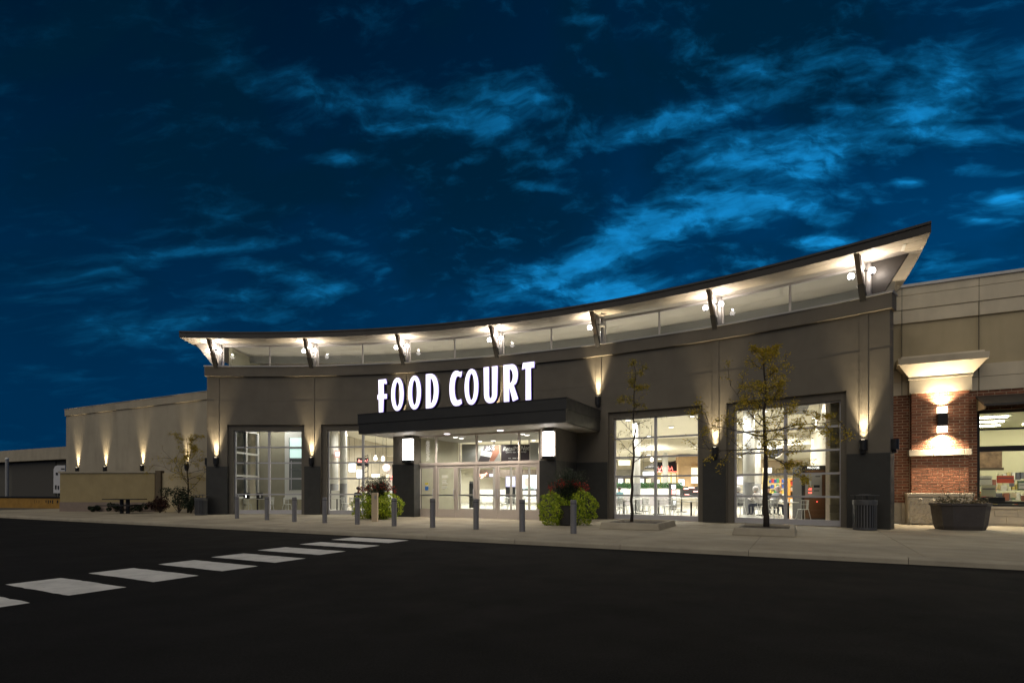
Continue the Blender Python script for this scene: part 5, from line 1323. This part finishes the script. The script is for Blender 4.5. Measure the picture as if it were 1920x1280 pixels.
trash(G(1621.5, 993), 1.10, .33, 'black slatted trash can with rain lid at the right end of the curved front')
trash(G(377, 965), 1.0, .29, 'black slatted trash can at the left corner of the curved front')

# ------------------------------------------------------------------ planters and plants
GREENL = leafmat('coleus_lime', (.12, .22, .012), (.55, .62, .05), .25); REDL = leafmat('red_leaf', (.14, .015, .014), (.42, .06, .03), .2); DKGL = leafmat('dark_leaf', (.012, .02, .012), (.05, .07, .035), .2)
def flower_planter(p, w, h, label, gap):
    t = empty('flower_planter', p, label, 'flower planter', 'flower planters at the entrance')
    b = MB(); b.lathe([(.30, 0), (.36, .05), (.44, .62), (.47, .70), (.42, .70), (.40, .62)], p, 20); b.build('pot', DARKP, t)
    lobes = [(-w * .27, .0, w * .25, h * .27), (w * .24, -.05, w * .27, h * .29), (0, .25, w * .28, h * .28)] if gap else [(-w * .24, -.1, w * .27, h * .27), (w * .22, -.05, w * .29, h * .28), (0, -.18, w * .26, h * .25), (0, .2, w * .3, h * .28)]
    def lime():
        cx, cy2, rx, rz = rnd.choice(lobes)
        while True:
            v = Vector((rnd.gauss(0, 1), rnd.gauss(0, 1), rnd.gauss(0, 1))).normalized()
            if v.y < .55: break
        k = rnd.uniform(.78, 1.04) * (1 + .10 * math.sin(v.x * 7 + v.z * 9))
        zz = max(.03, rz * 1.02 + v.z * rz * 1.05 * k)
        return p + Vector((cx + v.x * rx * k, cy2 + v.y * rx * k, zz)), v
    leafball(lime, 5200, .085, GREENL, 'lime_foliage', t)
    def red():
        x = rnd.uniform(-.36, .36) * w; z = h * (.60 + .10 * math.cos(x / w * 4.5)) + rnd.gauss(0, .08)
        return p + Vector((x, rnd.uniform(-.35, .15), z)), Vector((rnd.uniform(-1, 1), -1, .6)).normalized()
    leafball(red, 300, .07, REDL, 'red_foliage', t)
    b = MB(); lf = MB()
    for _ in range(110):
        an = rnd.uniform(0, 6.28); rr = rnd.uniform(.1, .9) * w * .42; top = p + Vector((rr * math.cos(an), rr * .6 * math.sin(an), h * rnd.uniform(.72, 1.0) - rr * .25))
        base = p + Vector((rr * .2 * math.cos(an), rr * .2 * math.sin(an), .66)); mid = (base + top) / 2 + Vector((0, 0, .12)); b.tube([base, mid, top], [.008, .006, .003], 4, False)
        for k in range(26):
            f_ = rnd.uniform(.25, 1.0); q = base.lerp(top, f_) + Vector((rnd.gauss(0, .05), rnd.gauss(0, .05), rnd.gauss(0, .04) + .1 * math.sin(f_ * 3.1)))
            u = Vector((rnd.uniform(-1, 1), rnd.uniform(-1, 1), rnd.uniform(-.3, .8))).normalized(); v = u.orthogonal().normalized() * .016; l = rnd.uniform(.04, .085)
            lf.add([q, q + u * l * .5 + v, q + u * l, q + u * l * .5 - v], [(0, 1, 2, 3)])
    b.build('stems', DKGL, t); lf.build('dark_foliage', DKGL, t)
flower_planter(G(703, 974) + Vector((0, .55, 0)), 2.15, 1.95, 'flower planter of lime foliage with red and dark sprays, left of the entrance', False)
flower_planter(G(1068, 986) + Vector((0, .5, 0)), 2.0, 2.1, 'flower planter of two lime mounds with red and dark sprays, right of the entrance', True)

# dark tub at the right
p = G(1822, 994) + Vector((0, .45, 0))
t = empty('planter_tub', p, 'large dark faceted planter tub with sparse dry plants before the brick wing', 'planter')
def octo(r, z, cut=.34, rot=R_(-12)):
    pts = []
    for k in range(4):
        for s_ in (-1, 1):
            an = rot + R_(90 * k); u = Vector((math.cos(an), math.sin(an))); v = Vector((-u.y, u.x))
            q = u * r + v * (s_ * (r - r * cut)); pts.append(Vector((p.x + q.x, p.y + q.y * .8, z)))
    return pts
b = MB(); lv = [octo(0.568, PZ), octo(0.619, PZ + .12), octo(0.688, PZ + .74), octo(0.722, PZ + .76), octo(0.722, PZ + .82), octo(0.654, PZ + .82), octo(0.636, PZ + .70)]
for i in range(len(lv) - 1): b.add(lv[i] + lv[i + 1], [(k, (k + 1) % 8, 8 + (k + 1) % 8, 8 + k) for k in range(8)])
b.build('tub', mat('tub_brown', (.060, .052, .050), .6, var=.15, vscale=4), t)
b = MB(); b.add(octo(0.645, PZ + .72), [tuple(range(8))]); b.build('soil', mat('soil', (.03, .022, .015), .95), t)
DRY = leafmat('dry_leaf', (.05, .045, .02), (.13, .10, .05), .2)
b = MB(); lf = MB()
for _ in range(46):
    an = rnd.uniform(0, 6.28); r0 = rnd.uniform(0, .65); q = p + Vector((r0 * math.cos(an), r0 * .75 * math.sin(an), .72)); l = rnd.uniform(.12, .34) if rnd.random() < .93 else rnd.uniform(.45, .75)
    tip = q + Vector((math.cos(an) * rnd.uniform(-.05, .3), math.sin(an) * .2, l)); b.tube([q, (q + tip) / 2 + Vector((rnd.gauss(0, .03), 0, .02)), tip], [.007, .005, .003], 4, False)
    for k in range(13):
        c = q.lerp(tip, rnd.uniform(.3, 1)) + Vector((rnd.gauss(0, .04), rnd.gauss(0, .04), rnd.gauss(0, .03))); u = Vector((rnd.uniform(-1, 1), rnd.uniform(-1, 1), rnd.uniform(-.5, .6))).normalized(); v = u.orthogonal().normalized() * .022; m_ = rnd.uniform(.05, .10)
        lf.add([c, c + u * m_ * .5 + v, c + u * m_, c + u * m_ * .5 - v], [(0, 1, 2, 3)])
b.build('stems', DRY, t); lf.build('foliage', DRY, t)

# ------------------------------------------------------------------ tree pits and trees
SOIL = mat('pit_soil', (.05, .035, .02), .95, var=.3, vscale=12, bump=.8, bscale=30)
def pit(x0, x1, b0, b1, hgt, label):
    """raised concrete kerb round a tree; b measured from the road"""
    a0, a1 = ax(x0, b0), ax(x1, b0); t = empty('tree_pit', M((a0 + a1) / 2, b0, PZ), label, 'tree pit', 'raised tree pits'); w_ = .22
    def frust(a0, a1, b0, b1): 
        e = .05; lo = [M(a0, b0, PZ), M(a1, b0, PZ), M(a1, b1, PZ), M(a0, b1, PZ)]; hi = [M(a0 + e, b0 + e, PZ + hgt), M(a1 - e, b0 + e, PZ + hgt), M(a1 - e, b1 - e, PZ + hgt), M(a0 + e, b1 - e, PZ + hgt)]
        q = MB(); q.hexa(lo + hi); return q
    for nm, (p0, p1, q0, q1) in {'front': (a0, a1, b0, b0 + w_), 'back': (a0, a1, b1 - w_, b1), 'left': (a0, a0 + w_, b0 + w_ + .002, b1 - w_ - .002), 'right': (a1 - w_, a1, b0 + w_ + .002, b1 - w_ - .002)}.items():
        frust(p0, p1, q0, q1).build('pit_kerb', KERBM, t, bevel=.02)
    q = MB(); q.mbox(a0 + .1, a1 - .1, b0 + .1, b1 - .1, PZ, PZ + hgt - .05); q.build('soil', SOIL, t); return t
BARK = mat('bark', (.045, .034, .026), .9, var=.3, vscale=14, bump=.8, bscale=40)
def tree(base, h, seed, leafm, label, r0=.055, nb=16, low=.36, spread=1.5, dens=60, topdens=1.0, lean=(0, 0), leafsize=.055, profile=None, flat=False):
    r = random.Random(seed); t = empty('young_tree', base, label, 'tree', 'young street trees')
    tr = MB(); br = MB(); lf = MB(); N = 14
    stem = [base + Vector((lean[0] * (i / N) + r.gauss(0, .018) * (i > 0) * (1 + i / N), lean[1] * i / N + r.gauss(0, .018), h * i / N)) for i in range(N + 1)]
    tr.tube(stem, [r0 * (1 - .90 * (i / N) ** .9) + .004 for i in range(N + 1)], 9)
    def at(f): k = min(int(f * N), N - 1); return stem[k].lerp(stem[k + 1], f * N - k)
    def leaves(q, d_, n):
        for _ in range(n):
            c = q + Vector((r.gauss(0, .055), r.gauss(0, .055), r.gauss(0, .04)))
            u = (d_ * .4 + Vector((r.uniform(-1, 1), r.uniform(-1, 1), r.uniform(-1.0, .5)))).normalized(); v = u.cross(Vector((r.uniform(-1, 1), r.uniform(-1, 1), 1))).normalized() * leafsize * .22; l = leafsize * r.uniform(.6, 1.3)
            lf.add([c, c + u * l * .5 + v, c + u * l, c + u * l * .5 - v], [(0, 1, 2, 3)])
    def branch(p, d_, l, rad, depth, dn):
        n = 6; pts = [p]; d_ = d_.normalized()
        for i in range(n):
            d_ = (d_ + Vector((r.gauss(0, .16), r.gauss(0, .16), r.gauss(0, .12) + (.05 if depth == 0 else -.01)))).normalized(); pts.append(pts[-1] + d_ * l / n)
        br.tube(pts, [rad * (1 - .8 * i / n) for i in range(n + 1)], 5, False)
        for i in range(1, n + 1):
            if depth < 2 and r.random() < (.95 if depth == 0 else .55):
                side = d_.cross(Vector((r.uniform(-1, 1), r.uniform(-1, 1), r.uniform(-1, 1)))).normalized()
                branch(pts[i], (pts[i] - pts[i - 1]).normalized() * .6 + side * .75 + Vector((0, 0, .08)), l * r.uniform(.28, .5) * (1 - .25 * i / n), rad * .5, depth + 1, dn)
            if depth >= 1 or i > 3: leaves(pts[i], d_, int(dn * r.uniform(.3, 1.5) * (.5 if depth == 0 else 1)))
    for i in range(nb):
        f = low + (1 - low) * (i + r.uniform(0, .7)) / nb; f = min(f, .98); an = i * 2.399 + r.uniform(-.4, .4)
        k = (profile(f) if profile else (1 - .75 * ((f - low) / (1 - low)))); l = spread * k * r.uniform(.75, 1.15)
        dn = dens * (topdens if f > .70 else 1.0) * r.uniform(.5, 1.4)
        branch(at(f), Vector((math.cos(an), math.sin(an) * .8, r.uniform(-.12, .20) if (flat and f < .66) else r.uniform(.15, .55))), l, r0 * .42 * (1.15 - f), 0, dn)
    leaves(stem[-1], Vector((0, 0, 1)), int(dens * 2 * topdens))
    tr.build('trunk', BARK, t, smooth=True); br.build('branches', BARK, t); lf.build('crown', leafm, t)
    return t
YEL_L = leafmat('locust_gold', (.30, .27, .03), (.66, .47, .05), .4); OLV_L = leafmat('locust_olive', (.18, .18, .03), (.46, .34, .04), .35)
pit(1372, 1493, 16.35, 18.55, .20, 'raised concrete tree pit around the fuller yellow tree'); pit(1123, 1236, 17.0, 19.6, .20, 'raised concrete tree pit around the thin bare tree')
q = G(1437, 987, .28); tree(Vector((q.x, q.y, .20)), 5.35, 41, YEL_L, 'young locust tree with golden leaves before the far right window', .085, 22, .40, 1.7, 5.0, .50, (-.10, 0), .078, lambda f: 1.25 if f < .62 else .40 if f < .74 else .55 if f < .84 else .28, True)
q = G(1184, 977.5, .28); tree(Vector((q.x, q.y, .20)), 5.55, 11, OLV_L, 'thin young locust tree, almost bare below, right of the canopy', .055, 15, .36, 1.0, .8, 2.4, (.12, 0), .07, lambda f: .95 if f < .7 else .5)
pl3 = MB()
q = D(353, 0, 30.0); t3 = tree(Vector((q.x, q.y, PZ)), 4.0, 23, YEL_L, 'small spreading yellow leaved tree before the left wing', .05, 15, .28, 1.75, 2.6, 1.8, (-.05, 0), .07, lambda f: 1.15 if f < .6 else .45)
pit(314, 372, 18.6, 20.0, .14, 'raised concrete bed edge at the foot of the small left tree')
def shrub(p, w, h, m_, label, n=1100, ls=.09):
    t = empty('shrub', p, label, 'shrub', 'dark shrubs by the left wing')
    b = MB()
    for _ in range(14): b.tube([p, p + Vector((rnd.gauss(0, w * .2), rnd.gauss(0, .1), h * rnd.uniform(.5, .9)))], [.015, .006], 5, False)
    b.build('stems', BARK, t)
    cl_ = [(rnd.gauss(0, w * .22), rnd.gauss(0, .12), rnd.uniform(.25, .8) * h, rnd.uniform(.16, .3) * min(w, h)) for _ in range(11)]
    def f():
        c = rnd.choice(cl_); v = Vector((rnd.gauss(0, 1), rnd.gauss(0, 1), rnd.gauss(0, 1))).normalized(); return p + Vector((c[0], c[1], max(.02, c[2]))) + v * c[3] * rnd.uniform(.6, 1.1), v
    leafball(f, n, ls, m_, 'foliage', t)
for (x, Y, w, h, lab) in ((300, 29.6, 1.1, 1.0, 'low dark reddish shrub at the end of the screen wall'), (335, 29.4, 1.3, 1.5, 'tall dark shrub left of the small tree'), (358, 29.0, .9, 1.2, 'dark shrub between the small tree and the trash can'), (262, 30.6, 1.0, .5, 'low dark shrub under the picnic table right end'), (218, 30.9, .8, .5, 'low dark shrub behind the picnic table'), (176, 31.0, .5, .35, 'tiny dark shrub at the foot of the screen wall')):
    q = D(x, 0, Y); shrub(Vector((q.x, q.y, PZ)), w, h, DKGL if 'reddish' not in lab else leafmat('reddish_leaf', (.03, .015, .012), (.08, .03, .02), .2), lab)
